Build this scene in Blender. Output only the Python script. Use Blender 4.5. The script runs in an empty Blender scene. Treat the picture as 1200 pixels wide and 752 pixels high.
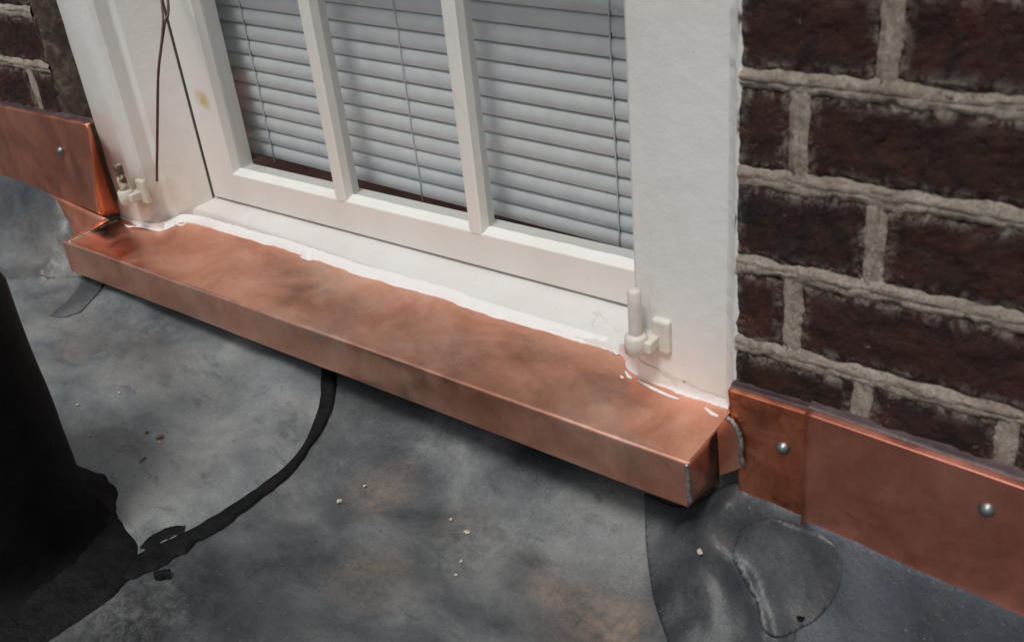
import bpy, bmesh, math, random
from mathutils import Vector, Matrix, Euler, noise
random.seed(7)
scene = bpy.context.scene
COL = scene.collection

# ------------------------------------------------------------------ camera
CAM = Vector((0.95925, -0.64297, 0.59455))
ROT = Euler((1.054182, 0.095365, 0.654298), 'XYZ')
FPX = 1171.31                                   # focal length in pixels of the 1200 px wide photograph
cam = bpy.data.cameras.new('camera')
cam.sensor_width = 36.0
cam.sensor_fit = 'HORIZONTAL'
cam.lens = 36.0 * FPX / 1200.0
cam.clip_start = 0.02
cam.clip_end = 200
cam.dof.use_dof = True
cam.dof.focus_distance = 1.12
cam.dof.aperture_fstop = 8.0
camo = bpy.data.objects.new('camera', cam)
camo.location = CAM
camo.rotation_euler = ROT
COL.objects.link(camo)
scene.camera = camo

# ------------------------------------------------------------------ sky, sun, exposure
SUN_EL, SUN_AZ = math.radians(64), math.radians(166)      # azimuth measured clockwise from +Y
w = bpy.data.worlds.new('World')
scene.world = w
w.use_nodes = True
nt = w.node_tree
bg = nt.nodes['Background']
sky = nt.nodes.new('ShaderNodeTexSky')
sky.sky_type = 'NISHITA'
sky.sun_disc = False
sky.sun_elevation = SUN_EL
sky.sun_rotation = SUN_AZ
sky.dust_density = 4.0
sky.air_density = 1.0
hs = nt.nodes.new('ShaderNodeHueSaturation')
hs.inputs['Saturation'].default_value = 0.38             # overcast: the blue is veiled
nt.links.new(sky.outputs[0], hs.inputs['Color'])
nt.links.new(hs.outputs[0], bg.inputs['Color'])
bg.inputs['Strength'].default_value = 0.062
sun = bpy.data.lights.new('sun', 'SUN')
sun.energy = 1.3
sun.angle = math.radians(14)
sun.color = (1.0, 0.965, 0.91)
suno = bpy.data.objects.new('sun', sun)
sd = Vector((math.sin(SUN_AZ) * math.cos(SUN_EL), math.cos(SUN_AZ) * math.cos(SUN_EL), math.sin(SUN_EL)))
suno.rotation_euler = (-sd).to_track_quat('-Z', 'Y').to_euler()
suno.location = sd * 20
COL.objects.link(suno)
scene.view_settings.view_transform = 'Standard'
scene.view_settings.look = 'None'
scene.view_settings.gamma = 1.0
scene.view_settings.exposure = 0.4

# ------------------------------------------------------------------ helpers
RM = ROT.to_matrix()


def ray(px, py):
    return RM @ Vector(((px - 600) / FPX, -(py - 376) / FPX, -1.0))


def at(px, py, x=None, y=None, z=None):
    """pixel of the 1200x752 photograph -> point on an axis plane"""
    r = ray(px, py)
    if y is not None:
        t = (y - CAM.y) / r.y
    elif z is not None:
        t = (z - CAM.z) / r.z
    else:
        t = (x - CAM.x) / r.x
    return CAM + r * t


def pix(p):
    q = RM.transposed() @ (Vector(p) - CAM)
    if q.z >= -1e-4:
        return (-9999, -9999)
    return (600 + FPX * q.x / -q.z, 376 - FPX * q.y / -q.z)


def nz(x, y=0.0, z=0.0, s=1.0):
    return noise.noise(Vector((x * s, y * s, z * s)))


def fb(x, y=0.0, z=0.0, s=1.0, o=4):
    return noise.fractal(Vector((x * s, y * s, z * s)), 1.0, 2.0, o)


def sm(t):
    t = max(0.0, min(1.0, t))
    return t * t * (3 - 2 * t)


def mk(name, verts, faces, mat=None, parent=None, smooth=False, solid=0.0, offset=-1.0, bevel=0.0):
    me = bpy.data.meshes.new(name)
    me.from_pydata([tuple(v) for v in verts], [], faces)
    me.update()
    if smooth:
        me.polygons.foreach_set('use_smooth', [True] * len(me.polygons))
    o = bpy.data.objects.new(name, me)
    COL.objects.link(o)
    if mat:
        me.materials.append(mat)
    if parent:
        o.parent = parent
    if solid:
        m = o.modifiers.new('solid', 'SOLIDIFY')
        m.thickness = solid
        m.offset = offset
    if bevel:
        m = o.modifiers.new('bevel', 'BEVEL')
        m.width = bevel
        m.segments = 3
        m.limit_method = 'ANGLE'
        m.angle_limit = math.radians(40)
    return o


def fixn(o):
    bm = bmesh.new()
    bm.from_mesh(o.data)
    bmesh.ops.recalc_face_normals(bm, faces=bm.faces)
    bm.to_mesh(o.data)
    bm.free()
    return o


def empty(name, loc=(0, 0, 0)):
    o = bpy.data.objects.new(name, None)
    o.empty_display_size = 0.05
    o.location = loc
    COL.objects.link(o)
    return o


def tag(o, label=None, cat=None, group=None, kind=None):
    if label:
        o['label'] = label
    if cat:
        o['category'] = cat
    if group:
        o['group'] = group
    if kind:
        o['kind'] = kind
    return o


def gridfaces(nu, nv, off=0):
    """nu columns x nv rows of vertices, index = i*nv + j"""
    f = []
    for i in range(nu - 1):
        for j in range(nv - 1):
            a = off + i * nv + j
            f.append((a, a + nv, a + nv + 1, a + 1))
    return f


def box(x0, x1, y0, y1, z0, z1):
    v = [(x, y, z) for x in (x0, x1) for y in (y0, y1) for z in (z0, z1)]
    f = [(0, 1, 3, 2), (4, 6, 7, 5), (0, 4, 5, 1), (2, 3, 7, 6), (0, 2, 6, 4), (1, 5, 7, 3)]
    return v, f


def prism(poly, z0, z1):
    """poly of (x, y) extruded in z"""
    n = len(poly)
    v = [(x, y, z0) for x, y in poly] + [(x, y, z1) for x, y in poly]
    f = [(i, (i + 1) % n, n + (i + 1) % n, n + i) for i in range(n)]
    f += [tuple(range(n - 1, -1, -1)), tuple(range(n, 2 * n))]
    return v, f


def tube(pts, rad, n=10, cap=True):
    """tube along points; rad is a number or a function(i, angle)"""
    v, f = [], []
    P = [Vector(p) for p in pts]
    up = Vector((0.13, 0.2, 0.97))
    for i, p in enumerate(P):
        t = (P[min(i + 1, len(P) - 1)] - P[max(i - 1, 0)]).normalized()
        a = t.cross(up)
        if a.length < 0.05:
            a = t.cross(Vector((1, 0, 0)))
        a.normalize()
        b = t.cross(a)
        for k in range(n):
            an = 2 * math.pi * k / n
            r = rad(i, an) if callable(rad) else rad
            v.append(p + (a * math.cos(an) + b * math.sin(an)) * r)
    for i in range(len(P) - 1):
        for k in range(n):
            f.append((i * n + k, i * n + (k + 1) % n, (i + 1) * n + (k + 1) % n, (i + 1) * n + k))
    if cap:
        f.append(tuple(range(n - 1, -1, -1)))
        f.append(tuple((len(P) - 1) * n + k for k in range(n)))
    return v, f


def spline(pts, m=8):
    """Catmull-Rom through points (any dimension tuples)"""
    P = [Vector(p) for p in pts]
    out = []
    for i in range(len(P) - 1):
        p0, p1, p2, p3 = P[max(i - 1, 0)], P[i], P[i + 1], P[min(i + 2, len(P) - 1)]
        for k in range(m):
            t = k / m
            out.append(0.5 * ((2 * p1) + (p2 - p0) * t + (2 * p0 - 5 * p1 + 4 * p2 - p3) * t * t + (3 * p1 - p0 - 3 * p2 + p3) * t ** 3))
    out.append(P[-1].copy())
    return out


# ------------------------------------------------------------------ materials
class NT:
    def __init__(self, name):
        self.m = bpy.data.materials.new(name)
        self.m.use_nodes = True
        self.t = self.m.node_tree
        self.b = self.t.nodes['Principled BSDF']
        tc = self.t.nodes.new('ShaderNodeTexCoord')
        self.obj = tc.outputs['Object']
        g = self.t.nodes.new('ShaderNodeNewGeometry')
        self.pos = g.outputs['Position']
        oi = self.t.nodes.new('ShaderNodeObjectInfo')
        self.rnd = oi.outputs['Random']

    def link(self, a, b):
        self.t.links.new(a, b)

    def noise(self, scale, detail=5, rough=0.55, dist=0.0, vec=None, stretch=None):
        n = self.t.nodes.new('ShaderNodeTexNoise')
        n.inputs['Scale'].default_value = scale
        n.inputs['Detail'].default_value = detail
        n.inputs['Roughness'].default_value = rough
        n.inputs['Distortion'].default_value = dist
        v = vec or self.pos
        if stretch:
            mp = self.t.nodes.new('ShaderNodeMapping')
            mp.inputs['Scale'].default_value = stretch[0]
            mp.inputs['Rotation'].default_value = stretch[1]
            self.link(v, mp.inputs['Vector'])
            v = mp.outputs[0]
        self.link(v, n.inputs['Vector'])
        return n.outputs['Fac']

    def ramp(self, fac, stops):
        r = self.t.nodes.new('ShaderNodeValToRGB')
        el = r.color_ramp.elements
        while len(el) < len(stops):
            el.new(0.5)
        for e, (p, c) in zip(el, stops):
            e.position = p
            e.color = (c, c, c, 1) if isinstance(c, (int, float)) else (*c, 1)
        self.link(fac, r.inputs[0])
        return r.outputs[0]

    def mix(self, fac, a, b, mode='MIX'):
        n = self.t.nodes.new('ShaderNodeMix')
        n.data_type = 'RGBA'
        n.blend_type = mode
        for s, val in ((0, fac), (6, a), (7, b)):
            if isinstance(val, (int, float)):
                n.inputs[s].default_value = val if s == 0 else (val, val, val, 1)
            elif isinstance(val, tuple):
                n.inputs[s].default_value = (*val, 1)
            else:
                self.link(val, n.inputs[s])
        return n.outputs[2]

    def filament(self, scale, width, amt, dist=0.8, stretch=None, mask_scale=6, lo=0.5, hi=0.62):
        """thin broken lines (cracks, scratches, scuffs): level lines of a noise, kept where a second noise is high"""
        n = self.noise(scale, 3, 0.5, dist, stretch=stretch)
        f = self.ramp(n, [(0.5 - width, 0.0), (0.5, 1.0), (0.5 + width, 0.0)])
        k = self.ramp(self.noise(mask_scale, 4, 0.6), [(lo, 0.0), (hi, amt)])
        return self.math('MULTIPLY', f, k)

    def math(self, op, a, b=0.0):
        n = self.t.nodes.new('ShaderNodeMath')
        n.operation = op
        for s, val in ((0, a), (1, b)):
            if isinstance(val, (int, float)):
                n.inputs[s].default_value = val
            else:
                self.link(val, n.inputs[s])
        return n.outputs[0]

    def spot(self, c, r, soft=0.85, wob=0.8, wscale=None):
        """a stain or painted shade patch of its own shape: 1 inside a wobbly ball of radius r at point c"""
        d = self.t.nodes.new('ShaderNodeVectorMath')
        d.operation = 'DISTANCE'
        self.link(self.pos, d.inputs[0])
        d.inputs[1].default_value = tuple(c)
        n = self.noise(wscale or 0.9 / r, 5, 0.6, 0.6)
        dd = self.math('ADD', self.math('DIVIDE', d.outputs['Value'], r), self.math('MULTIPLY', self.math('SUBTRACT', n, 0.5), wob * 2))
        return self.ramp(dd, [(1 - soft, 1.0), (1.0, 0.0)])

    def bump(self, h, strength=0.3, dist=0.002, prev=None):
        n = self.t.nodes.new('ShaderNodeBump')
        n.inputs['Strength'].default_value = strength
        n.inputs['Distance'].default_value = dist
        self.link(h, n.inputs['Height'])
        if prev:
            self.link(prev, n.inputs['Normal'])
        return n.outputs[0]

    def out(self, color=None, rough=0.5, metal=0.0, normal=None, spec=None):
        def setv(k, val):
            if val is None:
                return
            if isinstance(val, tuple):
                self.b.inputs[k].default_value = (*val, 1)
            elif isinstance(val, (int, float)):
                self.b.inputs[k].default_value = val
            else:
                self.link(val, self.b.inputs[k])
        setv('Base Color', color)
        setv('Roughness', rough)
        setv('Metallic', metal)
        setv('Normal', normal)
        setv('Specular IOR Level', spec)
        return self.m


def copper(name, lo, mid, hi, stain=0.5, rough=(0.34, 0.58), streak=(1, 1, 1), rot=(0, 0, 0), spots=()):
    a = NT(name)
    n1 = a.noise(8, 7, 0.64, 0.5, stretch=(streak, rot))
    n2 = a.noise(26, 6, 0.65, 0.4, stretch=(streak, rot))
    n3 = a.noise(160, 3, 0.6)
    c = a.ramp(n1, [(0.28, lo), (0.5, mid), (0.72, hi)])
    c = a.mix(a.ramp(n2, [(0.5, 0.0), (0.75, 0.55 * stain)]), c, lo)
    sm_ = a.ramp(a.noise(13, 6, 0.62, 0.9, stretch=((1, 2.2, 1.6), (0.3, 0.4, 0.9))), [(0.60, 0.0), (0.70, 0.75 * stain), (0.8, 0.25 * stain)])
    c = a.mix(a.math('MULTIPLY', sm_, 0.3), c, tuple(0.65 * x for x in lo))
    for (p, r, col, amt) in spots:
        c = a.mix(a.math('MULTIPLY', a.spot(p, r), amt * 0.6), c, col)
    c = a.mix(a.ramp(n3, [(0.62, 0.0), (0.8, 0.18)]), c, tuple(0.5 * x for x in lo))
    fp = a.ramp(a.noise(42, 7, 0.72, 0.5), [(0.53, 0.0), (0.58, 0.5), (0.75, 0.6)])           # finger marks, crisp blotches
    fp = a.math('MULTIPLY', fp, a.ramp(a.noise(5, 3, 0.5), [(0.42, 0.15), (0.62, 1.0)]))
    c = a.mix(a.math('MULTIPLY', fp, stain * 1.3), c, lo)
    c = a.mix(a.filament(7, 0.020, 0.40 * stain, 0.9, ((1, 1.7, 1.3), (0.2, 0.3, 0.8)), 5, 0.45, 0.6), c, tuple(0.6 * x for x in lo))
    c = a.mix(a.filament(26, 0.010, 0.22, 0.05, ((0.10, 1.2, 1.0), (0.0, 0.1, 0.35)), 9, 0.5, 0.62), c, (0.95, 0.70, 0.60))
    br = a.noise(14, 5, 0.7, 0.1, stretch=((26, 3, 4), (0, 0, 0.15)))
    c = a.mix(a.ramp(br, [(0.45, 0.0), (0.75, 0.16)]), c, hi)
    c = a.mix(a.ramp(br, [(0.25, 0.16), (0.48, 0.0)]), c, lo)
    rg = a.ramp(a.noise(15, 6, 0.7, 0.4), [(0.32, rough[0] - 0.10), (0.68, rough[1])])
    nb = a.bump(a.noise(9, 3, 0.5), 0.25, 0.004)
    nb = a.bump(n3, 0.06, 0.0006, nb)
    return a.out(c, rg, 1.0, nb)


def M_paint(name, base, dirt, dirt_amt=0.4, bump=0.35, spots=(), fine=330):
    a = NT(name)
    n1 = a.noise(9, 5, 0.6, 0.6, stretch=((1, 1, 0.35), (0, 0, 0)))
    n2 = a.noise(55, 5, 0.6)
    c = a.mix(a.math('MULTIPLY', a.ramp(n1, [(0.45, 0.0), (0.75, 1.0)]), dirt_amt), base, dirt)
    c = a.mix(a.math('MULTIPLY', a.ramp(n2, [(0.64, 0.0), (0.75, 1.0)]), dirt_amt * 0.6), c, dirt)
    sp = a.ramp(a.noise(170, 2, 0.5), [(0.72, 0.0), (0.77, 1.0)])
    c = a.mix(a.math('MULTIPLY', sp, dirt_amt * 0.5), c, (0.16, 0.11, 0.07))
    c = a.mix(a.filament(9, 0.004, 0.30, 0.15, ((1, 1, 0.3), (0, 0, 0)), 7, 0.54, 0.66), c, (0.22, 0.16, 0.11))
    for (p, r, col, amt) in spots:
        c = a.mix(a.math('MULTIPLY', a.spot(p, r), amt), c, col)
    nb = a.bump(a.noise(38, 5, 0.6, 0.2, stretch=((1, 1, 0.25), (0, 0, 0))), bump * 0.6, 0.002)
    nb = a.bump(n2, bump, 0.0025, nb)
    nb = a.bump(a.noise(fine, 3, 0.6), bump * 0.5, 0.0008, nb)
    return a.out(c, 0.5, 0, nb, 0.35)


YC = 0.030                    # face of the window casing behind the brick face (y = 0)
YS = 0.110                    # outer face of the sash
YG = 0.122                    # glass
casing_stains = [(at(135, 72, y=YC), 0.018, (0.55, 0.36, 0.12), 1.0), (at(148, 112, y=YC), 0.004, (0.35, 0.26, 0.14), 0.8),
                 (at(165, 230, y=YC), 0.05, (0.42, 0.32, 0.22), 0.6), (at(190, 225, y=0.03), 0.06, (0.45, 0.33, 0.24), 0.55), (at(180, 250, y=YC), 0.02, (0.30, 0.16, 0.08), 0.5), (at(175, 160, y=0.03), 0.06, (0.52, 0.40, 0.32), 0.5),
                 (at(160, 100, y=YC), 0.05, (0.52, 0.42, 0.35), 0.5), (at(755, 400, y=YC), 0.02, (0.50, 0.42, 0.26), 0.45),
                 (at(780, 440, y=YC), 0.0035, (0.10, 0.08, 0.06), 0.9), (at(802, 447, y=YC), 0.002, (0.10, 0.08, 0.06), 0.9)]
m_casing = M_paint('old_white_paint', (0.76, 0.765, 0.735), (0.56, 0.50, 0.42), 0.40, 0.4, casing_stains)
m_sash = M_paint('sash_paint', (0.74, 0.745, 0.71), (0.52, 0.47, 0.38), 0.25, 0.22,
                 [(at(238, 118, y=YS), 0.016, (0.55, 0.40, 0.18), 0.9)])
m_sill = M_paint('fresh_white_paint', (0.65, 0.645, 0.63), (0.52, 0.47, 0.40), 0.35, 0.5)
m_caulk = M_paint('caulk', (0.74, 0.74, 0.735), (0.74, 0.70, 0.66), 0.2, 0.5)

STAIN_SHADE = (0.40, 0.165, 0.11)  # tone for copper stains and for the painted shadow on the sill
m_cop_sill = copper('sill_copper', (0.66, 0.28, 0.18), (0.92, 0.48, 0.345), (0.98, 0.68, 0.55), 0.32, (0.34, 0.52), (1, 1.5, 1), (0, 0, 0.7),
                    [(at(310, 315, z=0.07), 0.035, STAIN_SHADE, 0.45), (at(350, 345, z=0.07), 0.03, STAIN_SHADE, 0.4), (at(285, 285, z=0.07), 0.03, STAIN_SHADE, 0.4), (at(400, 380, z=0.07), 0.022, STAIN_SHADE, 0.3),  # these four paint a soft diagonal shadow into the copper colour
                     (at(182, 297, z=0.07), 0.016, STAIN_SHADE, 0.6), (at(495, 448, y=-0.057), 0.020, (0.10, 0.05, 0.045), 0.7), (at(475, 462, y=-0.057), 0.014, (0.10, 0.05, 0.045), 0.6),
                     (at(745, 550, y=-0.057), 0.028, (0.12, 0.055, 0.045), 0.6), (at(785, 515, z=0.07), 0.030, STAIN_SHADE, 0.45), (at(590, 408, z=0.07), 0.014, STAIN_SHADE, 0.45), (at(740, 475, z=0.07), 0.016, STAIN_SHADE, 0.45)])
m_cop_lap = copper('lap_copper', (0.36, 0.10, 0.055), (0.64, 0.21, 0.115), (0.74, 0.30, 0.18), 0.8, (0.42, 0.58), (1.6, 1, 0.7), (0, 0, 0),
                   [(at(890, 492, y=-0.011), 0.020, (0.10, 0.04, 0.035), 0.8), (at(893, 555, y=-0.011), 0.016, (0.15, 0.06, 0.04), 0.6),
                    (at(920, 592, y=-0.011), 0.0055, (0.08, 0.03, 0.02), 0.9), (at(908, 585, y=-0.011), 0.0045, (0.08, 0.03, 0.02), 0.9)])
m_cop_wall = copper('wall_copper', (0.46, 0.165, 0.115), (0.66, 0.265, 0.19), (0.74, 0.34, 0.255), 0.5, (0.46, 0.62), (1, 1, 1), (0, 0, 0),
                    [(at(1070, 655, y=-0.012), 0.012, (0.32, 0.09, 0.06), 0.75), (at(1040, 620, y=-0.012), 0.013, (0.34, 0.10, 0.07), 0.65),
                     (at(1000, 610, y=-0.012), 0.008, (0.34, 0.10, 0.07), 0.6), (at(1020, 540, y=-0.012), 0.03, (0.30, 0.12, 0.09), 0.5), (at(1070, 562, y=-0.012), 0.03, (0.30, 0.12, 0.09), 0.5)])
m_cop_left = copper('left_copper', (0.44, 0.165, 0.105), (0.70, 0.30, 0.20), (0.78, 0.38, 0.27), 0.6, (0.44, 0.60), (1.5, 1, 0.6), (0, 0, 0),
                    [(at(15, 165, y=-0.011), 0.03, (0.26, 0.10, 0.07), 0.7), (at(92, 200, y=-0.011), 0.02, (0.34, 0.12, 0.08), 0.6)])
m_cop_orange = copper('bright_copper', (0.60, 0.15, 0.06), (0.78, 0.24, 0.11), (0.82, 0.30, 0.15), 0.3, (0.34, 0.48))

a = NT('solder')
m_solder = a.out(a.ramp(a.noise(220, 4), [(0.3, (0.22, 0.22, 0.22)), (0.7, (0.55, 0.55, 0.54))]), 0.42, 0.9, a.bump(a.noise(350, 4), 0.7, 0.002))
a = NT('screw_steel')
m_screw = a.out(a.ramp(a.noise(300, 3), [(0.3, (0.16, 0.175, 0.18)), (0.7, (0.28, 0.30, 0.305))]), 0.42, 0.85, a.bump(a.noise(500, 2), 0.2, 0.0004))
a = NT('sealant_violet')
m_seal = a.out(a.ramp(a.noise(60, 4), [(0.3, (0.050, 0.036, 0.044)), (0.7, (0.105, 0.066, 0.072))]), 0.45, 0, a.bump(a.noise(120, 3), 0.4, 0.002))

# brick
a = NT('brick')
r1 = a.ramp(a.rnd, [(0.0, (0.042, 0.0165, 0.0110)), (0.5, (0.058, 0.0195, 0.0130)), (1.0, (0.034, 0.017, 0.0130))])
c = a.mix(a.ramp(a.noise(34, 6, 0.65, 0.8), [(0.40, 0.0), (0.62, 0.85)]), r1, (0.011, 0.0088, 0.0085))
c = a.mix(a.ramp(a.noise(75, 5, 0.65, 0.4), [(0.55, 0.0), (0.72, 0.45)]), c, (0.085, 0.030, 0.020))
c = a.mix(a.ramp(a.noise(120, 6, 0.7, 1.0), [(0.645, 0.0), (0.70, 0.6)]), c, (0.26, 0.22, 0.19))
at_ = a.t.nodes.new('ShaderNodeAttribute')              # lime left on the arrises by the pointing
at_.attribute_name = 'arris'
lime = a.math('MULTIPLY', at_.outputs['Fac'], a.ramp(a.noise(85, 6, 0.75, 0.6), [(0.46, 0.0), (0.62, 0.85)]))
c = a.mix(lime, c, (0.27, 0.235, 0.20))
nb = a.bump(a.noise(110, 6, 0.75), 0.7, 0.003)
nb = a.bump(a.ramp(a.noise(190, 3, 0.6), [(0.28, 0.0), (0.42, 1.0)]), 0.6, 0.002, nb)
m_brick = a.out(c, 0.78, 0, nb, 0.3)
# mortar
a = NT('mortar')
c = a.ramp(a.noise(26, 6, 0.65), [(0.30, (0.33, 0.268, 0.212)), (0.5, (0.52, 0.445, 0.370)), (0.72, (0.68, 0.605, 0.52))])
c = a.mix(a.ramp(a.noise(95, 5, 0.7), [(0.54, 0.0), (0.66, 0.65)]), c, (0.16, 0.125, 0.095))
c = a.mix(a.ramp(a.noise(380, 3, 0.7), [(0.36, 0.5), (0.52, 0.0)]), c, (0.17, 0.13, 0.10))
nb = a.bump(a.noise(220, 6, 0.8), 1.0, 0.004)
nb = a.bump(a.noise(420, 3, 0.7), 0.8, 0.0015, nb)
m_mortar = a.out(c, 0.9, 0, nb, 0.2)
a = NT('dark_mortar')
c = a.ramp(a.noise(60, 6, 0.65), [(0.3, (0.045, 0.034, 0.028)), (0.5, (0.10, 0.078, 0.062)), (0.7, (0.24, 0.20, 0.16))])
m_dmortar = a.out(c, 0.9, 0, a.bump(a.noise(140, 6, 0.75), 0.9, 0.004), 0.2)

# roof membrane


def membrane(name, dark, mid, light, tan_amt=0.5, shift=0.0, rough=0.5, spots=()):
    a = NT(name)
    n0 = a.noise(2.6, 5, 0.55, 0.6)
    n1 = a.noise(7.5, 8, 0.60, 0.3, stretch=((1, 1.6, 1), (0, 0, 0.5)))
    n2 = a.noise(48, 6, 0.7, 0.3)
    m = a.math('ADD', a.math('MULTIPLY', n0, 0.5), a.math('MULTIPLY', n1, 0.5))
    c = a.ramp(m, [(0.38 + shift, dark), (0.49 + shift, mid), (0.60 + shift, light)])
    c = a.mix(a.ramp(n2, [(0.35, 0.14), (0.6, 0.0)]), c, dark)
    sm_ = a.ramp(a.noise(21, 7, 0.7, 0.7, stretch=((1, 2.4, 1), (0, 0, 0.9))), [(0.57, 0.0), (0.68, 0.5), (0.8, 0.15)])
    c = a.mix(sm_, c, dark)
    dust = a.math('MULTIPLY', a.ramp(a.noise(6.5, 5, 0.6, 0.8), [(0.52, 0.0), (0.7, 1.0)]), a.ramp(a.noise(130, 4, 0.75), [(0.40, 0.15), (0.65, 1.0)]))
    c = a.mix(a.math('MULTIPLY', dust, tan_amt), c, (0.21, 0.165, 0.125))
    brk = a.ramp(a.noise(75, 7, 0.8, 0.3), [(0.38, 0.25), (0.58, 1.15)])
    for (p, r, col, amt) in spots:
        c = a.mix(a.math('MULTIPLY', a.math('MULTIPLY', a.spot(p, r, 0.85, 0.8), amt), brk), c, col)
    c = a.mix(a.ramp(a.noise(330, 4, 0.75), [(0.35, 0.22), (0.55, 0.0)]), c, dark)
    c = a.mix(a.ramp(a.noise(210, 4, 0.75), [(0.56, 0.0), (0.75, 0.18)]), c, light)
    c = a.mix(a.filament(9, 0.016, 0.15, 0.2, ((0.6, 1.5, 1), (0, 0, 0.4)), 5, 0.48, 0.62), c, light)
    c = a.mix(a.filament(8, 0.012, 0.15, 0.3, None, 4, 0.5, 0.64), c, dark)
    c = a.mix(a.ramp(a.noise(150, 6, 0.85), [(0.36, 0.22), (0.48, 0.0)]), c, dark)
    grit = a.ramp(a.noise(420, 2, 0.6), [(0.68, 0.0), (0.74, 0.5)])
    c = a.mix(grit, c, (0.28, 0.25, 0.21))
    rg = a.ramp(n1, [(0.3, rough - 0.20), (0.7, rough + 0.02)])
    nb = a.bump(n1, 0.35, 0.006)
    nb = a.bump(a.noise(34, 4, 0.6, 0.5), 0.3, 0.003, nb)
    nb = a.bump(a.noise(240, 4, 0.7), 0.3, 0.0012, nb)
    return a, c, rg, nb


a = NT('roofing_tar')
m_tar = a.out(a.ramp(a.noise(60, 5, 0.6), [(0.3, (0.0035, 0.0036, 0.004)), (0.75, (0.012, 0.0125, 0.014))]), a.ramp(a.noise(40, 5, 0.6), [(0.35, 0.42), (0.65, 0.7)]), 0, a.bump(a.noise(110, 6, 0.65), 0.7, 0.004), 0.13)
a = NT('tarred_pipe')
m_pipe = a.out(a.ramp(a.noise(30, 5, 0.6), [(0.3, (0.003, 0.003, 0.0034)), (0.75, (0.009, 0.009, 0.010))]), 0.7, 0, a.bump(a.noise(40, 5, 0.6), 0.5, 0.004), 0.1)

a = NT('blind_slat')
m_slat = a.out(a.ramp(a.noise(40, 4), [(0.3, (0.61, 0.635, 0.65)), (0.7, (0.69, 0.715, 0.73))]), 0.45, 0, None, 0.4)
a = NT('cord')
m_cord = a.out((0.60, 0.62, 0.63), 0.8)
a = NT('cord_slot')
m_slot = a.out((0.09, 0.085, 0.085), 0.8)
a = NT('room_dark')
m_room = a.out(a.ramp(a.noise(8, 4), [(0.3, (0.016, 0.012, 0.011)), (0.7, (0.04, 0.03, 0.027))]), 0.8)
a = NT('wire')
m_wire = a.out(a.ramp(a.noise(90, 3), [(0.3, (0.055, 0.020, 0.014)), (0.7, (0.13, 0.055, 0.04))]), 0.5)
a = NT('rusty_paint')
m_rust = a.out(a.mix(a.ramp(a.noise(75, 5, 0.7), [(0.38, 0.0), (0.48, 1.0)]), (0.62, 0.56, 0.45), (0.085, 0.045, 0.022)), 0.7, 0, a.bump(a.noise(160, 4), 0.7, 0.002))
m_pin = M_paint('iron_paint', (0.66, 0.64, 0.58), (0.40, 0.32, 0.20), 0.6, 0.6)
a = NT('chip_pale')
m_chip = a.out((0.48, 0.44, 0.36), 0.8)
a = NT('chip_brown')
m_leaf = a.out(a.ramp(a.noise(200, 3), [(0.3, (0.06, 0.035, 0.02)), (0.7, (0.22, 0.14, 0.08))]), 0.8)

# glass: thin pane, real mirror share by Fresnel
m_glass = bpy.data.materials.new('window_glass')
m_glass.use_nodes = True
t = m_glass.node_tree
t.nodes.remove(t.nodes['Principled BSDF'])
tr = t.nodes.new('ShaderNodeBsdfTransparent')
tr.inputs[0].default_value = (0.975, 0.985, 0.985, 1)
gl = t.nodes.new('ShaderNodeBsdfGlossy')
gl.inputs['Roughness'].default_value = 0.03
fr = t.nodes.new('ShaderNodeFresnel')
fr.inputs[0].default_value = 1.5
mx = t.nodes.new('ShaderNodeMixShader')
gg = t.nodes.new('ShaderNodeNewGeometry')
mr = t.nodes.new('ShaderNodeMapRange')            # same reflectance on both faces of the pane
mr.inputs['To Min'].default_value = 1.5
mr.inputs['To Max'].default_value = 1 / 1.5
t.links.new(gg.outputs['Backfacing'], mr.inputs['Value'])
t.links.new(mr.outputs[0], fr.inputs[0])
t.links.new(fr.outputs[0], mx.inputs[0])
t.links.new(tr.outputs[0], mx.inputs[1])
t.links.new(gl.outputs[0], mx.inputs[2])
t.links.new(mx.outputs[0], t.nodes['Material Output'].inputs[0])

# ------------------------------------------------------------------ roof


def z_floor(x, y):
    return -0.060 - 0.085 * (x - 0.2) + 0.012 * (y + 0.3)


def z_wall(x):
    """height to which the membrane climbs at the wall"""
    a_ = 0.112 - 0.02 * (x + 0.5)                       # left of the sill
    b_ = 0.010 - 0.055 * (x + 0.3) + 0.062 * sm((x - 0.585) / 0.075)     # below the sill and to its right
    s = sm((x + 0.425) / 0.10)
    return a_ * (1 - s) + b_ * s


RIDGES = []                     # (plan polyline, half width, height): welts and wrinkles of the membrane


def seg_d(x, y, pl):
    d = 9.0
    for (ax, ay), (bx, by) in zip(pl[:-1], pl[1:]):
        vx, vy = bx - ax, by - ay
        t_ = max(0.0, min(1.0, ((x - ax) * vx + (y - ay) * vy) / (vx * vx + vy * vy + 1e-12)))
        d = min(d, math.hypot(x - ax - vx * t_, y - ay - vy * t_))
    return d


def z_roof(x, y):
    z = z_smooth(x, y)
    for pl, bb, hw, hh in RIDGES:
        if bb[0] < x < bb[1] and bb[2] < y < bb[3]:
            z += hh * math.exp(-(seg_d(x, y, pl) / hw) ** 2)
    return z


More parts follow.
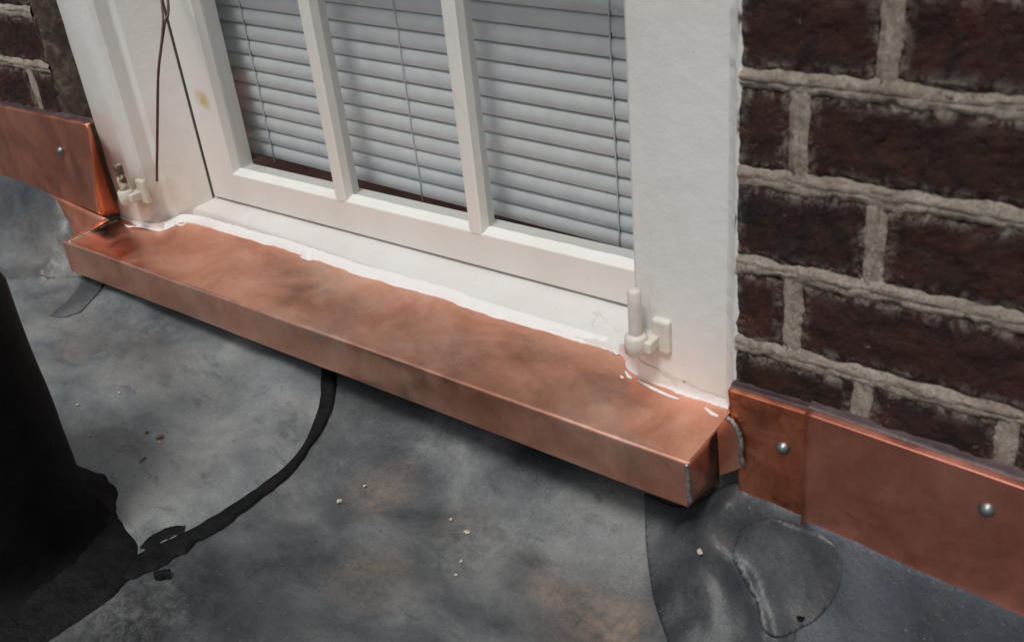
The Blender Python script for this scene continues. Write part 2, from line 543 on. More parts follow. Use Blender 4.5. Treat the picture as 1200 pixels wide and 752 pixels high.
def z_smooth(x, y):
    u = max(0.0, -y - 0.004)
    e = math.exp(-(u / 0.060) ** 1.5)
    zf = z_floor(x, y)
    z = zf + (z_wall(x) - zf) * e
    k = math.exp(-((x + 0.46) / 0.09) ** 2 - ((y + 0.075) / 0.05) ** 2)       # bunched corner of the membrane
    z += k * (0.006 + 0.007 * nz(x, y, 3.3, 34))
    k2 = math.exp(-((x - 0.70) / 0.10) ** 2 - ((y + 0.07) / 0.06) ** 2)
    z += k2 * 0.006 * nz(x, y, 8.1, 38)
    z += 0.0120 * nz(x, y, 1.7, 4.6) * (1 - 0.6 * e) + 0.0042 * nz(x, y, 0.4, 11) + 0.0006 * nz(x, y, 5.4, 46)
    return z


def at_roof(px, py, lift=0.0):
    r = ray(px, py)
    t0, t1 = 0.3, 6.0
    f = lambda t_: (CAM + r * t_).z - z_roof((CAM + r * t_).x, (CAM + r * t_).y) - lift
    n = 240
    prev = t0
    for i in range(1, n + 1):
        tt = t0 + (t1 - t0) * i / n
        if f(tt) < 0:
            lo, hi = prev, tt
            for _ in range(30):
                m_ = (lo + hi) / 2
                if f(m_) < 0:
                    hi = m_
                else:
                    lo = m_
            return CAM + r * lo
        prev = tt
    return CAM + r * t1


def axis(a0, a1, fine0, fine1, step, grow):
    xs = [fine0]
    while xs[-1] < fine1:
        xs.append(xs[-1] + step)
    s = step
    while xs[-1] < a1:
        s *= grow
        xs.append(xs[-1] + s)
    s = step
    while xs[0] > a0:
        s *= grow
        xs.insert(0, xs[0] - s)
    return xs


# the sheets of the roof
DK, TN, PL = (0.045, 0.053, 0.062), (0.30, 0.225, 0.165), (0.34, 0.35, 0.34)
a, c, rg, nb = membrane('roof_membrane', (0.025, 0.032, 0.040), (0.085, 0.095, 0.102), (0.20, 0.212, 0.212), 0.5, 0.0, 0.5,
                        [(at_roof(690, 715), 0.07, TN, 0.36), (at_roof(640, 690), 0.03, TN, 0.35), (at_roof(730, 735), 0.04, TN, 0.5), (at_roof(450, 575), 0.05, TN, 0.4), (at_roof(540, 610), 0.035, TN, 0.35), (at_roof(430, 665), 0.05, TN, 0.25),
                         (at_roof(430, 480), 0.05, DK, 0.7), (at_roof(480, 560), 0.03, DK, 0.4), (at_roof(610, 660), 0.03, DK, 0.5), (at_roof(560, 590), 0.03, DK, 0.35),
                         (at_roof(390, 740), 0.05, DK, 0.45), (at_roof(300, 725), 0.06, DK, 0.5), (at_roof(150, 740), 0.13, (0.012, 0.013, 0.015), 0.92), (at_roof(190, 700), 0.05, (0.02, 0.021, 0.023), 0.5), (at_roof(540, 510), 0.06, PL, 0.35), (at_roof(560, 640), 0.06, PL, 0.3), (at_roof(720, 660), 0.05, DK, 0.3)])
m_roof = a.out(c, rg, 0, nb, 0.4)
a, c, rg, nb = membrane('pale_membrane', (0.040, 0.052, 0.065), (0.135, 0.153, 0.162), (0.25, 0.268, 0.266), 0.45, -0.02, 0.5,
                        [(at_roof(180, 385), 0.075, DK, 0.6), (at_roof(130, 365), 0.05, DK, 0.5), (at_roof(65, 300), 0.09, DK, 0.8), (at_roof(35, 270), 0.06, DK, 0.6), (at_roof(235, 350), 0.04, DK, 0.3),
                         (at_roof(330, 455), 0.055, (0.20, 0.235, 0.255), 0.5), (at_roof(170, 440), 0.06, TN, 0.3), (at_roof(95, 410), 0.05, TN, 0.3), (at_roof(20, 235), 0.04, TN, 0.3),
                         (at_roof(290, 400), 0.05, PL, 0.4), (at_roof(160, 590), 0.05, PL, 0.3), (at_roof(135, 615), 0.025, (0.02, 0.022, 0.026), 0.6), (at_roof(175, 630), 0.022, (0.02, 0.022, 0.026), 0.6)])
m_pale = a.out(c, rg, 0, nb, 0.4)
a, c, rg, nb = membrane('dark_membrane', (0.009, 0.012, 0.015), (0.024, 0.030, 0.037), (0.065, 0.073, 0.080), 0.25, 0.02, 0.5,
                        [(at_roof(840, 630), 0.02, (0.15, 0.12, 0.10), 0.4), (at_roof(905, 660), 0.035, (0.12, 0.12, 0.115), 0.5)])
m_darkm = a.out(c, rg, 0, nb, 0.45)
a, c, rg, nb = membrane('blue_membrane', (0.018, 0.025, 0.035), (0.042, 0.053, 0.070), (0.085, 0.10, 0.118), 0.1, 0.02)
m_bluem = a.out(c, rg, 0, nb, 0.45)

for pxs, hw, hh in (([(822, 636), (838, 655), (862, 676), (880, 702), (890, 728), (897, 756)], 0.006, 0.0055),
                    ([(800, 622), (826, 618), (845, 606)], 0.007, 0.006), ([(835, 660), (848, 690), (850, 720)], 0.008, -0.004),
                    ([(30, 301), (46, 302), (64, 305)], 0.007, -0.005), ([(50, 320), (57, 311), (66, 300)], 0.005, 0.006),
                    ([(56, 288), (66, 279), (80, 274)], 0.005, 0.005), ([(38, 322), (44, 318), (50, 326)], 0.005, 0.004),
                    ([(20, 365), (50, 352), (82, 346)], 0.006, 0.003), ([(400, 470), (520, 520), (700, 600)], 0.02, 0.003),
                    ([(440, 590), (560, 600), (660, 650)], 0.014, -0.0025), ([(330, 440), (325, 505), (285, 560), (225, 600)], 0.045, 0.013), ([(150, 420), (200, 480), (170, 540)], 0.05, 0.008), ([(60, 400), (110, 360), (170, 350)], 0.02, 0.006)):
    q = [at_roof(*p_) for p_ in pxs]
    pl = [(p_.x, p_.y) for p_ in spline([(p_.x, p_.y, 0) for p_ in q], 4)]
    m_ = 3 * hw
    RIDGES.append((pl, (min(p_[0] for p_ in pl) - m_, max(p_[0] for p_ in pl) + m_, min(p_[1] for p_ in pl) - m_, max(p_[1] for p_ in pl) + m_), hw, hh))

xs = axis(-4, 4.5, -0.75, 1.05, 0.006, 1.25)
ys = [0.03, 0.015, 0.004] + [-0.004 - 0.005 * i for i in range(1, 76)]
s = 0.01
while ys[-1] > -4.5:
    s *= 1.25
    ys.append(ys[-1] - s)
V = [(x, y, z_roof(x, min(y, 0.0)) if abs(x) < 2 and y > -1.5 else z_roof(x, y)) for x in xs for y in ys]
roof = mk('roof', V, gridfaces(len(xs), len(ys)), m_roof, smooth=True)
fixn(roof)
tag(roof, 'weathered grey rubber membrane of a flat roof below the window', None, None, 'structure')


def in_poly(x, y, poly):
    c_ = False
    j = len(poly) - 1
    for i in range(len(poly)):
        xi, yi = poly[i]
        xj, yj = poly[j]
        if (yi > y) != (yj > y) and x < (xj - xi) * (y - yi) / (yj - yi) + xi:
            c_ = not c_
        j = i
    return c_


def sheet(name, poly, mat, lift=0.0035, thick=0.0028, step=0.008, parent=None):
    """a sheet lying on the roof inside a plan polygon: triangulated, edge kept, dropped on the roof"""
    bm = bmesh.new()
    vs = [bm.verts.new((p[0], p[1], 0)) for p in poly]
    es = [bm.edges.new((vs[i], vs[(i + 1) % len(vs)])) for i in range(len(vs))]
    bmesh.ops.triangle_fill(bm, edges=es, use_beauty=True)
    x0, x1 = min(p[0] for p in poly), max(p[0] for p in poly)
    y0, y1 = min(p[1] for p in poly), max(p[1] for p in poly)
    k = math.ceil((x1 - x0) / step)
    for i in range(1, k):
        bmesh.ops.bisect_plane(bm, geom=bm.verts[:] + bm.edges[:] + bm.faces[:], plane_co=(x0 + (x1 - x0) * i / k, 0, 0), plane_no=(1, 0, 0))
    k = math.ceil((y1 - y0) / step)
    for i in range(1, k):
        bmesh.ops.bisect_plane(bm, geom=bm.verts[:] + bm.edges[:] + bm.faces[:], plane_co=(0, y0 + (y1 - y0) * i / k, 0), plane_no=(0, 1, 0))
    for v in bm.verts:
        v.co.z = z_roof(v.co.x, v.co.y) + lift
    bmesh.ops.recalc_face_normals(bm, faces=bm.faces)
    if sum(f.normal.z for f in bm.faces) < 0:
        bmesh.ops.reverse_faces(bm, faces=bm.faces)
    me = bpy.data.meshes.new(name)
    bm.to_mesh(me)
    bm.free()
    me.materials.append(mat)
    me.polygons.foreach_set('use_smooth', [True] * len(me.polygons))
    o = bpy.data.objects.new(name, me)
    COL.objects.link(o)
    if parent:
        o.parent = parent
    m_ = o.modifiers.new('solid', 'SOLIDIFY')
    m_.thickness = thick
    m_.offset = -1
    return o


# lap line of the left-hand sheet: from under the sill down to the vent pipe
seam_px = [(386, 432), (383, 470), (370, 508), (345, 545), (300, 583), (255, 614), (215, 636), (180, 655), (150, 664), (122, 648), (104, 622)]
seam = [at_roof(*p) for p in seam_px]
sp = spline([(p.x, p.y, 0) for p in seam], 5)
lap = [(p.x, p.y) for p in sp]
top = (lap[0][0] - 0.02, -0.010)
left_poly = [top] + lap + [(-0.10, -0.52), (-0.70, -0.80), (-1.3, -0.60), (-1.3, -0.30), (-0.80, -0.20), (-0.62, -0.14), (-0.5, -0.125), (-0.42, -0.105), (-0.37, -0.075), (-0.345, -0.045), (-0.33, -0.010)]
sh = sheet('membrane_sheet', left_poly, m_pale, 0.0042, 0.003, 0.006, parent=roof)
sh['label'] = 'paler grey membrane sheet edged with black tar'

# right: darker corner sheet below the lap line, its round cover patch and the blue-grey strip along the wall
edge_px = [(756, 614), (757, 640), (761, 675), (768, 712), (782, 752)]
ed = [at_roof(*p) for p in edge_px]
ed2 = [(p.x, p.y) for p in spline([(p.x, p.y, 0) for p in ed], 5)]
e0, e1 = ed2[0], ed2[-1]
kx = (ed2[0][0] - ed2[4][0]) / (ed2[0][1] - ed2[4][1])
dark_poly = [(e0[0] + kx * (-0.005 - e0[1]), -0.005)] + ed2 + [(e1[0] + 0.05, e1[1] - 0.09), (0.80, -0.36), (0.92, -0.30), (0.86, -0.12), (0.80, -0.005)]
dk = sheet('membrane_sheet', dark_poly, m_darkm, 0.004, 0.003, 0.004, parent=roof)
dk['label'] = 'dark membrane sheet patching the corner below the copper flashing'
bl_poly = [(0.715, -0.0055), (0.735, -0.06), (0.745, -0.12), (0.735, -0.20), (0.75, -0.40), (1.6, -0.40), (1.6, -0.0055)]
blp = sheet('membrane_sheet', bl_poly, m_bluem, 0.0068, 0.0022, parent=roof)
blp['label'] = 'smooth blue grey membrane strip along the flashing'
# membrane turned up the wall behind the flashing
v, f = box(0.6335, 0.75, -0.0035, -0.0005, -0.10, 0.060)
mk('upstand', v, f, m_darkm, roof)
cpx = [(868, 628), (905, 615), (950, 628), (980, 650), (986, 680), (975, 712), (950, 738), (915, 754), (893, 745), (885, 712), (872, 690), (858, 660)]
cp = [at_roof(*p) for p in cpx]
rp = [(p.x, p.y) for p in spline([(p.x, p.y, 0) for p in cp + [cp[0]]], 5)][:-1]
rpo = sheet('round_patch', rp, m_darkm, 0.0085, 0.002, 0.004, parent=roof)
rpo['label'] = 'round cover patch on the membrane'
# turned-up flap below the left end of the sill
fpx = [(100, 324), (128, 324), (114, 350), (95, 370), (80, 375), (60, 373), (78, 360), (90, 346)]
fpl = [(at_roof(*p).x, at_roof(*p).y) for p in fpx]
fl = sheet('membrane_flap', fpl, m_roof, 0.0062, 0.0014, 0.005, parent=roof)
fl['label'] = 'small loose flap of membrane under the sill end'


def tar_ribbon(name, pxs, widths, parent, lift=0.007, seed=0.0, m=10):
    """thick smear along pixel points, uneven edges; widths in metres"""
    c_ = [at_roof(*p) for p in pxs]
    line = spline([(p.x, p.y, wd) for p, wd in zip(c_, widths)], m)
    v, f = [], []
    nv = 9
    for i, q in enumerate(line):
        a_, b_ = line[max(i - 1, 0)], line[min(i + 1, len(line) - 1)]
        tx, ty = b_.x - a_.x, b_.y - a_.y
        L = math.hypot(tx, ty) or 1
        nx_, ny_ = -ty / L, tx / L
        wl = q.z * (1 + 0.4 * nz(i * 0.13, seed, 0.2) + 0.14 * nz(i * 0.45, seed, 4.2))
        wr = q.z * (1 + 0.5 * nz(i * 0.14, seed + 7, 0.2) + 0.22 * nz(i * 0.5, seed + 9, 4.2))
        for j in range(nv):
            s_ = -1 + 2 * j / (nv - 1)
            d_ = s_ * (wl if s_ < 0 else wr)
            x, y = q.x + nx_ * d_, q.y + ny_ * d_
            h = lift * (1 - s_ * s_) ** 0.5 + 0.0012 * nz(x, y, seed, 130) * (1 - abs(s_)) if abs(s_) < 1 else -0.002
            v.append((x, y, z_roof(x, y) + 0.004 + h))
    f = gridfaces(len(line), nv)
    o = mk(name, v, f, m_tar, parent, True)
    return fixn(o)


tar_ribbon('tar_seam', seam_px[:10], [0.009, 0.009, 0.006, 0.005, 0.0065, 0.0085, 0.010, 0.016, 0.021, 0.020], roof, 0.0014, 1.0)
tar_ribbon('tar_smear', [(172, 648), (185, 634), (204, 626), (218, 624)], [0.009, 0.009, 0.007, 0.005], roof, 0.002, 3.0)
tar_ribbon('tar_smear', [(182, 678), (192, 676), (201, 675)], [0.004, 0.005, 0.004], roof, 0.004, 4.0)

# ------------------------------------------------------------------ black vent pipe by the seam
b = at_roof(113, 604)
PR = 0.092
vd = Vector((b.x - CAM.x, b.y - CAM.y, 0)).normalized()
ctr = Vector((b.x, b.y, 0)) - Vector((vd.y, -vd.x, 0)) * PR
zb = z_roof(ctr.x, ctr.y)
pipe = empty('vent_pipe', (ctr.x, ctr.y, zb))
tag(pipe, 'black tar coated vent pipe standing on the membrane roof', 'pipe')
n = 48
v, f = [], []
prof = [(PR + 0.030, -0.006), (PR + 0.014, 0.004), (PR + 0.005, 0.012), (PR + 0.001, 0.024)] + [(PR, 0.024 + 0.014 * i) for i in range(1, 16)] + \
       [(PR + 0.0005, 0.276), (PR - 0.002, 0.2815), (PR - 0.006, 0.283), (PR - 0.010, 0.281), (PR - 0.012, 0.276), (PR - 0.012, 0.10), (0.002, 0.098)]
for i, (r, z) in enumerate(prof):
    for k in range(n):
        an = 2 * math.pi * k / n
        rr = r + (0.0016 * nz(math.cos(an) * 3, math.sin(an) * 3, z * 22) + 0.0022 * max(0, nz(math.cos(an) * 7, math.sin(an) * 7, z * 6))) * (1 if 1 < i < 20 else 0.3)
        v.append((rr * math.cos(an), rr * math.sin(an), z))
for i in range(len(prof) - 1):
    for k in range(n):
        f.append((i * n + k, i * n + (k + 1) % n, (i + 1) * n + (k + 1) % n, (i + 1) * n + k))
mk('pipe_wall', v, f, m_pipe, pipe, True)
# tar flashed out over the membrane round the foot
v, f = [], []
n, m = 160, 10
for k in range(n):
    an = 2 * math.pi * k / n
    ro = 0.034 + 0.032 * max(0.0, math.cos(an - math.radians(-20))) + 0.016 * nz(math.cos(an) * 1.3, math.sin(an) * 1.3, 2.2) + 0.012 * nz(math.cos(an) * 3, math.sin(an) * 3, 1.2) + 0.003 * nz(math.cos(an) * 9, math.sin(an) * 9, 1.2)
    for j in range(m):
        s_ = j / (m - 1)
        r = PR - 0.004 + ro * s_
        x, y = r * math.cos(an), r * math.sin(an)
        h = 0.013 * (1 - s_) ** 1.3 + 0.0055 * (1 if j < m - 1 else -0.3) + 0.002 * nz(x, y, 1, 50)
        v.append((x, y, z_roof(ctr.x + x, ctr.y + y) - zb + h))
for k in range(n):
    for j in range(m - 1):
        a_, b_ = k * m + j, ((k + 1) % n) * m + j
        f.append((a_, b_, b_ + 1, a_ + 1))
fixn(mk('tar_collar', v, f, m_tar, pipe, True))

# ------------------------------------------------------------------ brick wall
OPL, OPR = -0.322, 0.6435         # brick edges of the window opening
OPT = 1.42                        # its head
CH = 0.073                        # course height
ZR = 0.161                        # bed joint heights: right side / left side
ZL = 0.1485
JW = 0.0145
wall = empty('brick_wall', (0.16, 0.0, 0.0))
tag(wall, 'dark red brown brick wall with thick pale mortar round the white window', 'wall')
wi = wall.matrix_world.copy()
W0 = Vector((0.16, 0, 0))


def brick_mesh(x0, x1, z0, z1, seed, nx=None, nzv=6):
    if nx is None:
        nx, nzv = max(6, int((x1 - x0) / 0.005)), 13
    cx, cz = (x0 + x1) / 2, (z0 + z1) / 2
    v, f = [], []
    for i in range(nx + 1):
        for j in range(nzv + 1):
            u, w_ = i / nx, j / nzv
            x, z = x0 + (x1 - x0) * u, z0 + (z1 - z0) * w_
            ed_ = min(min(u, 1 - u) * (x1 - x0), min(w_, 1 - w_) * (z1 - z0))
            x += 0.0015 * nz(x * 60, z * 60, seed) * (1 if 0 < i < nx else 1.2)
            z += 0.0024 * nz(x * 55, z * 55, seed + 9)
            y = -0.0010 + 0.0022 * nz(x * 38, z * 38, seed + 3) + 0.0013 * nz(x * 95, z * 95, seed) + 0.0008 * nz(x * 210, z * 210, seed)
            if ed_ < 1e-6:
                y += 0.0022
            elif ed_ < 0.006:
                y += 0.0004
            v.append((x - cx, y, z - cz))
    f = gridfaces(nx + 1, nzv + 1)
    ring = [i * (nzv + 1) for i in range(nx + 1)] + [nx * (nzv + 1) + j for j in range(1, nzv + 1)] + \
           [i * (nzv + 1) + nzv for i in range(nx - 1, -1, -1)] + [j for j in range(nzv - 1, 0, -1)]
    base = len(v)
    for r in ring:
        p = v[r]
        v.append((p[0], 0.10, p[2]))
    k = len(ring)
    for i in range(k):
        f.append((ring[i], base + i, base + (i + 1) % k, ring[(i + 1) % k]))
    f.append(tuple(base + i for i in range(k)))
    return v, f, (cx, 0, cz)


far_v, far_f = [], []
seen = 0


def add_brick(x0, x1, z0, z1):
    global seen
    cs = [pix(((x0 + x1) / 2 + a_ * (x1 - x0) / 2, 0, (z0 + z1) / 2 + b_ * (z1 - z0) / 2)) for a_ in (-1, 0, 1) for b_ in (-1, 1)]
    vis = any(-60 < p[0] < 1260 and -60 < p[1] < 810 for p in cs)
    if vis:
        v, f, c_ = brick_mesh(x0, x1, z0, z1, random.random() * 90)
        o = mk('brick', v, f, m_brick, wall, False)
        fixn(o)
        hx, hz = (x1 - x0) / 2, (z1 - z0) / 2
        at_ = o.data.attributes.new('arris', 'FLOAT', 'POINT')
        at_.data.foreach_set('value', [max(0.0, min(1.0, 1 - (min(hx - abs(p[0]), hz - abs(p[2])) - 0.002) / 0.008)) for p in v])
        o.location = Vector(c_) - W0
        seen += 1
    else:
        v, f, c_ = brick_mesh(x0, x1, z0, z1, random.random() * 90, 3, 2)
        off = len(far_v)
        far_v.extend([(p[0] + c_[0] - W0.x, p[1], p[2] + c_[2]) for p in v])
        far_f.extend([tuple(i + off for i in q) for q in f])


mort_v, mort_f = [], []


def joint(p0, p1, w_=JW, seed=0.0, proud=0.005, back=0.0):
    """tooled joint: a raised bead with ragged edges between two points of the wall face (x, z)"""
    L = math.hypot(p1[0] - p0[0], p1[1] - p0[1])
    n_ = max(3, int(L / (0.0022 if len(mort_v) < 160000 else 0.01)))
    tx, tz = (p1[0] - p0[0]) / L, (p1[1] - p0[1]) / L
    nx_, nz_ = -tz, tx
    off = len(mort_v)
    prof_ = [(-0.98, 0.0065), (-0.76, 0.0006), (-0.52, -0.0006), (-0.20, -0.0010), (-0.12, 0.0000), (0.0, -0.0008 - proud), (0.26, -0.0008 - proud), (0.40, -0.0006), (0.76, 0.0006), (1.0, 0.0065)]
    for i in range(n_ + 1):
        d_ = L * i / n_
        cx, cz = p0[0] + tx * d_, p0[1] + tz * d_
        wob = 0.0016 * nz(d_ * 9, seed, 0.5) + 0.0008 * nz(d_ * 40, seed, 2.5)
        for k, (s_, y) in enumerate(prof_):
            e_ = w_ * s_ + wob
            if k in (0, 1, 2, 7, 8, 9):
                e_ += 0.0034 * nz(d_ * 36, seed + (0 if k < 5 else 20), 1.5) + 0.0016 * nz(d_ * 130, seed + (0 if k < 5 else 20), 1.5) + 0.0012 * nz(d_ * 290, seed + (0 if k < 5 else 20), 1.5)
            if k in (5, 6):
                y = y + proud * (0.3 - 1.1 * nz(d_ * 14, seed, 7.0))
            if k == 4:
                y = y + 0.0012 * nz(d_ * 11, seed, 8.0) - 0.0004
            yy = y + back + 0.0011 * nz(d_ * 70, k * 3.1, seed) + 0.0009 * nz(d_ * 190, k * 3.1, seed) + 0.0006 * nz(d_ * 400, k * 5.1, seed)
            mort_v.append((cx + nx_ * e_ - W0.x, yy, cz + nz_ * e_))
    mort_f.extend(gridfaces(n_ + 1, len(prof_), off))


def course(xa, xb, z0, z1, heads):
    """bricks between xa and xb with head joints at heads"""
    cuts = [xa] + sorted(heads) + [xb]
    for i in range(len(cuts) - 1):
        l = cuts[i] + (JW / 2 if i else 0.0)
        r = cuts[i + 1] - (JW / 2 if i < len(cuts) - 2 else 0.0)
        add_brick(l, r, z0 + JW / 2, z1 - JW / 2)
    for h in heads:
        joint((h + 0.0015 * nz(h * 50, z0 * 50), z0 + JW * 0.3), (h, z1 - JW * 0.3), JW * 0.70, h * 31 + z0 * 17, 0.0003, 0.0007)


WXL, WXR = -1.75, 1.75
# measured head joints right of the window, by course counted from the bed joint ZR
known = {-1: [0.7512, 0.8554], 0: [0.692, 0.905], 1: [0.7501, 0.962], 2: [0.6898, 0.901], 3: [0.7474, 0.960]}
for k in range(-5, 20):
    z0, z1 = ZR + k * CH, ZR + (k + 1) * CH
    if z0 > OPT:
        break
    hd = list(known.get(k, [0.692, 0.905] if k % 2 == 0 else [0.7505, 0.858]))
    sl = [0.108, 0.212]
    i = 0 if k % 2 == 0 else 1
    while hd[-1] + 0.212 < WXR - 0.05:
        hd.append(hd[-1] + sl[i % 2] + 0.002)
        i += 1
    course(OPR, WXR, z0, z1, hd)
    joint((OPR + 0.001, z0), (WXR, z0), JW * 0.72, k * 5.3, 0.0007)
for k in range(-5, 20):
    z0, z1 = ZL + k * CH, ZL + (k + 1) * CH
    if z0 > OPT:
        break
    hd = [-0.395, -0.605] if k % 2 else [-0.450, -0.556]
    if k == 2:
        hd = [-0.515, -0.62]
    if k == 3:
        hd = [-0.44, -0.65]
    i = 0
    while hd[-1] - 0.212 > WXL + 0.05:
        hd.append(hd[-1] - sl[i % 2] - 0.002)
        i += 1
    course(WXL, OPL - 0.006, z0, z1, hd)
    joint((WXL, z0), (OPL - 0.012, z0), JW * 0.72, k * 5.3 + 50, 0.0007)
# above the window head: courses right across
zt = max(ZR + CH * math.ceil((OPT - ZR) / CH), OPT)
for k in range(12):
    z0 = zt + k * CH
    hd = []
    x = WXL + (0.2 if k % 2 else 0.1)
    while x < WXR - 0.08:
        hd.append(x)
        x += 0.214
    course(WXL, WXR, z0, z0 + CH, hd)
    joint((WXL, z0), (WXR, z0), JW * 1.0, k * 3.3 + 90, 0.002)
o = mk('mortar', mort_v, mort_f, m_mortar, wall, True)
fixn(o)
o['label'] = 'thick pale beaded mortar joints'
# recessed bed of mortar behind the bricks (three slabs round the opening)
v, f = [], []
for (x0, x1, z0, z1) in ((WXL, OPL - 0.006, -0.3, zt), (OPR + 0.004, WXR, -0.3, zt), (WXL, WXR, zt, zt + 12 * CH), (OPL - 0.006, OPR + 0.004, -0.3, 0.035)):
    vv, ff = box(x0 - W0.x, x1 - W0.x, 0.0062, 0.22, z0, z1)
    f += [tuple(i + len(v) for i in q) for q in ff]
    v += vv
mk('mortar_bed', v, f, m_dmortar, wall)
fm = mk('brick_rest', far_v, far_f, m_brick, wall)
fixn(fm)
fm['kind'] = 'stuff'
# ragged mortar smeared down the left brick edge beside the casing
v = []
nzv = 60
for i in range(nzv):
    z = 0.10 + (OPT - 0.10) * i / (nzv - 1)
    e_ = 0.004 * nz(z * 30, 3.0, 1.0) + 0.003 * nz(z * 90, 3.0, 2.0)
    v += [(OPL - 0.008 + e_ * 1.3 - W0.x, 0.001, z), (OPL - 0.004 + e_ * 0.8 - W0.x, -0.0025, z), (OPL - 0.001 + e_ * 0.4 - W0.x, 0.001, z), (OPL + 0.002 + e_ * 0.3 - W0.x, 0.012, z), (OPL + 0.001 + e_ * 0.5 - W0.x, 0.032, z)]
o = fixn(mk('edge_mortar', v, gridfaces(nzv, 5), m_dmortar, wall, True))
o['label'] = 'rough dark mortar filling the gap beside the window'

# ------------------------------------------------------------------ room behind
v, f = box(-1.2, 1.5, 0.24, 2.6, -0.4, 2.2)
f = [q for i, q in enumerate(f) if i != 2]          # open towards the window
room = mk('room', v, f, m_room)
v2, f2 = [], []
for (x0, x1, z0, z1) in ((-1.2, -0.30, -0.4, 2.2), (0.62, 1.5, -0.4, 2.2), (-0.30, 0.62, 1.36, 2.2), (-0.30, 0.62, -0.4, 0.07)):
    vv, ff = box(x0, x1, 0.225, 0.2396, z0, z1)
    f2 += [tuple(i + len(v2) for i in q) for q in ff]
    v2 += vv
mk('inner_wall', v2, f2, m_room, room)
tag(room, 'dark room behind the window', None, None, 'structure')

# ------------------------------------------------------------------ window
win = empty('window', (0.16, YC, 0.07))
tag(win, 'white painted wooden sash window with flaking paint set in the brick wall', 'window')
WO = Vector((0.16, YC, 0.07))


def wpart(name, v, f, mat, parent=None, smooth=False, bevel=0.0, fix=True):
    o = mk(name, [Vector(p) - WO for p in v], f, mat, parent or win, smooth, bevel=bevel)
    if fix:
        fixn(o)
    return o


CZ0, CZ1 = 0.066, 1.40
XCL = at(180, 268, y=YC).x                    # inner corner of the left casing
# left casing with its moulded reveal (parting stop) in plan
wpart('casing', *prism([(-0.335, YC), (XCL - 0.020, YC), (XCL - 0.006, YC + 0.002), (XCL, YC + 0.009), (XCL + 0.002, 0.058), (XCL + 0.010, 0.0615),
                        (-0.2107, 0.1096), (-0.224, 0.1100), (-0.224, 0.17), (-0.335, 0.17)], CZ0, CZ1), m_casing, bevel=0.0022)
XAR = at(734, 150, y=YC).x
wpart('casing', *prism([(XAR, YC + 0.003), (XAR + 0.004, YC), (0.66, YC), (0.66, 0.17), (0.500, 0.17), (0.500, 0.112), (XAR - 0.012, 0.0615), (XAR - 0.004, 0.058)], CZ0, CZ1), m_casing, bevel=0.0016)
v, f = box(XCL - 0.09, XAR + 0.12, YC + 0.0008, 0.168, 1.32, 1.399)
wpart('head_casing', v, f, m_casing, bevel=0.002)
# ragged paint and caulk line down the right edge of the casing, against the brick
v = []
nn = 420
for i in range(nn):
    z = 0.075 + (1.4 - 0.075) * i / (nn - 1)
    e_ = 0.0022 * nz(z * 30, 1.0, 1.0) + 0.0016 * nz(z * 120, 1.0, 2.0) + 0.0010 * nz(z * 330, 1.0, 2.0)
    q_ = 0.0015 * nz(z * 90, 6.0, 2.0)
    v += [(0.622 + q_, YC - 0.0003, z), (0.629 + q_, YC - 0.0045 - abs(e_), z), (0.6385, 0.0075 + e_, z), (0.6440 + 0.5 * e_, -0.0008 + e_ * 0.5, z), (0.6485 + 1.3 * e_, 0.0030, z)]
wpart('edge_caulk', v, gridfaces(nn, 5), m_casing, smooth=True)

# wooden sill under the sash: painted, a little uneven, sloping out
v = []
nx_, ny_ = 90, 12
SB0, SB1 = 0.050, 0.122
for i in range(nx_):
    x = XCL - 0.03 + (XAR + 0.02 - XCL + 0.03) * i / (nx_ - 1)
    for j in range(ny_):
        s_ = j / (ny_ - 1)
        yf0 = 0.081 - 0.024 * sm((x + 0.21) / 0.73)      # front edge, hidden under the caulk bead
        y = yf0 + (SB1 - yf0) * s_
        z = 0.0735 + 0.292 * (y - SB0)
        if j == 0:
            z -= 0.02
        elif j == 1:
            z -= 0.0015
            y = yf0 + 0.002
        z += 0.0008 * nz(x * 20, y * 40, 3) + 0.0004 * nz(x * 90, y * 90, 6)
        v.append((x, y, z))
wpart('wooden_sill', v, gridfaces(nx_, ny_), m_sill, smooth=True)

# sashes
XS0, XS1 = -0.2082, 0.4975       # outside edges of the sash
XI0, XI1 = -0.1515, 0.4860       # inside edges of the stiles
ZB0, ZB1 = 0.0955, 0.1375        # bottom rail
ZMID = 0.462
ZT0, ZT1 = 0.700, 0.735


def rectframe(x0, x1, xi0, xi1, z0, zi0, zi1, z1, y0, y1, ch=0.0):
    """frame with a putty chamfer (glazing rebate) round the opening"""
    outer = [(x0, z0), (x1, z0), (x1, z1), (x0, z1)]
    inn = [(xi0, zi0), (xi1, zi0), (xi1, zi1), (xi0, zi1)]
    inn2 = [(xi0 + ch, zi0 + ch), (xi1 - ch, zi0 + ch), (xi1 - ch, zi1 - ch), (xi0 + ch, zi1 - ch)]
    v, f = [], []
    for pts, y in ((outer, y0), (inn, y0), (inn2, YG_), (inn2, y1), (outer, y1)):
        v += [(x, y, z) for x, z in pts]
    for ring in range(4):
        for k in range(4):
            a_, b_ = ring * 4 + k, ring * 4 + (k + 1) % 4
            f.append((a_, b_, b_ + 4, a_ + 4))
    for k in range(4):
        a_, b_ = 16 + k, 16 + (k + 1) % 4
        f.append((a_, b_, (k + 1) % 4, k))
    return v, f


YG_ = YG
v, f = rectframe(XS0, XS1, XI0, XI1, ZB0, ZB1, ZT0, ZT1, YS, YS + 0.035, 0.003)
sash = wpart('sash', v, f, m_sash, bevel=0.0015)
MW = 0.0185


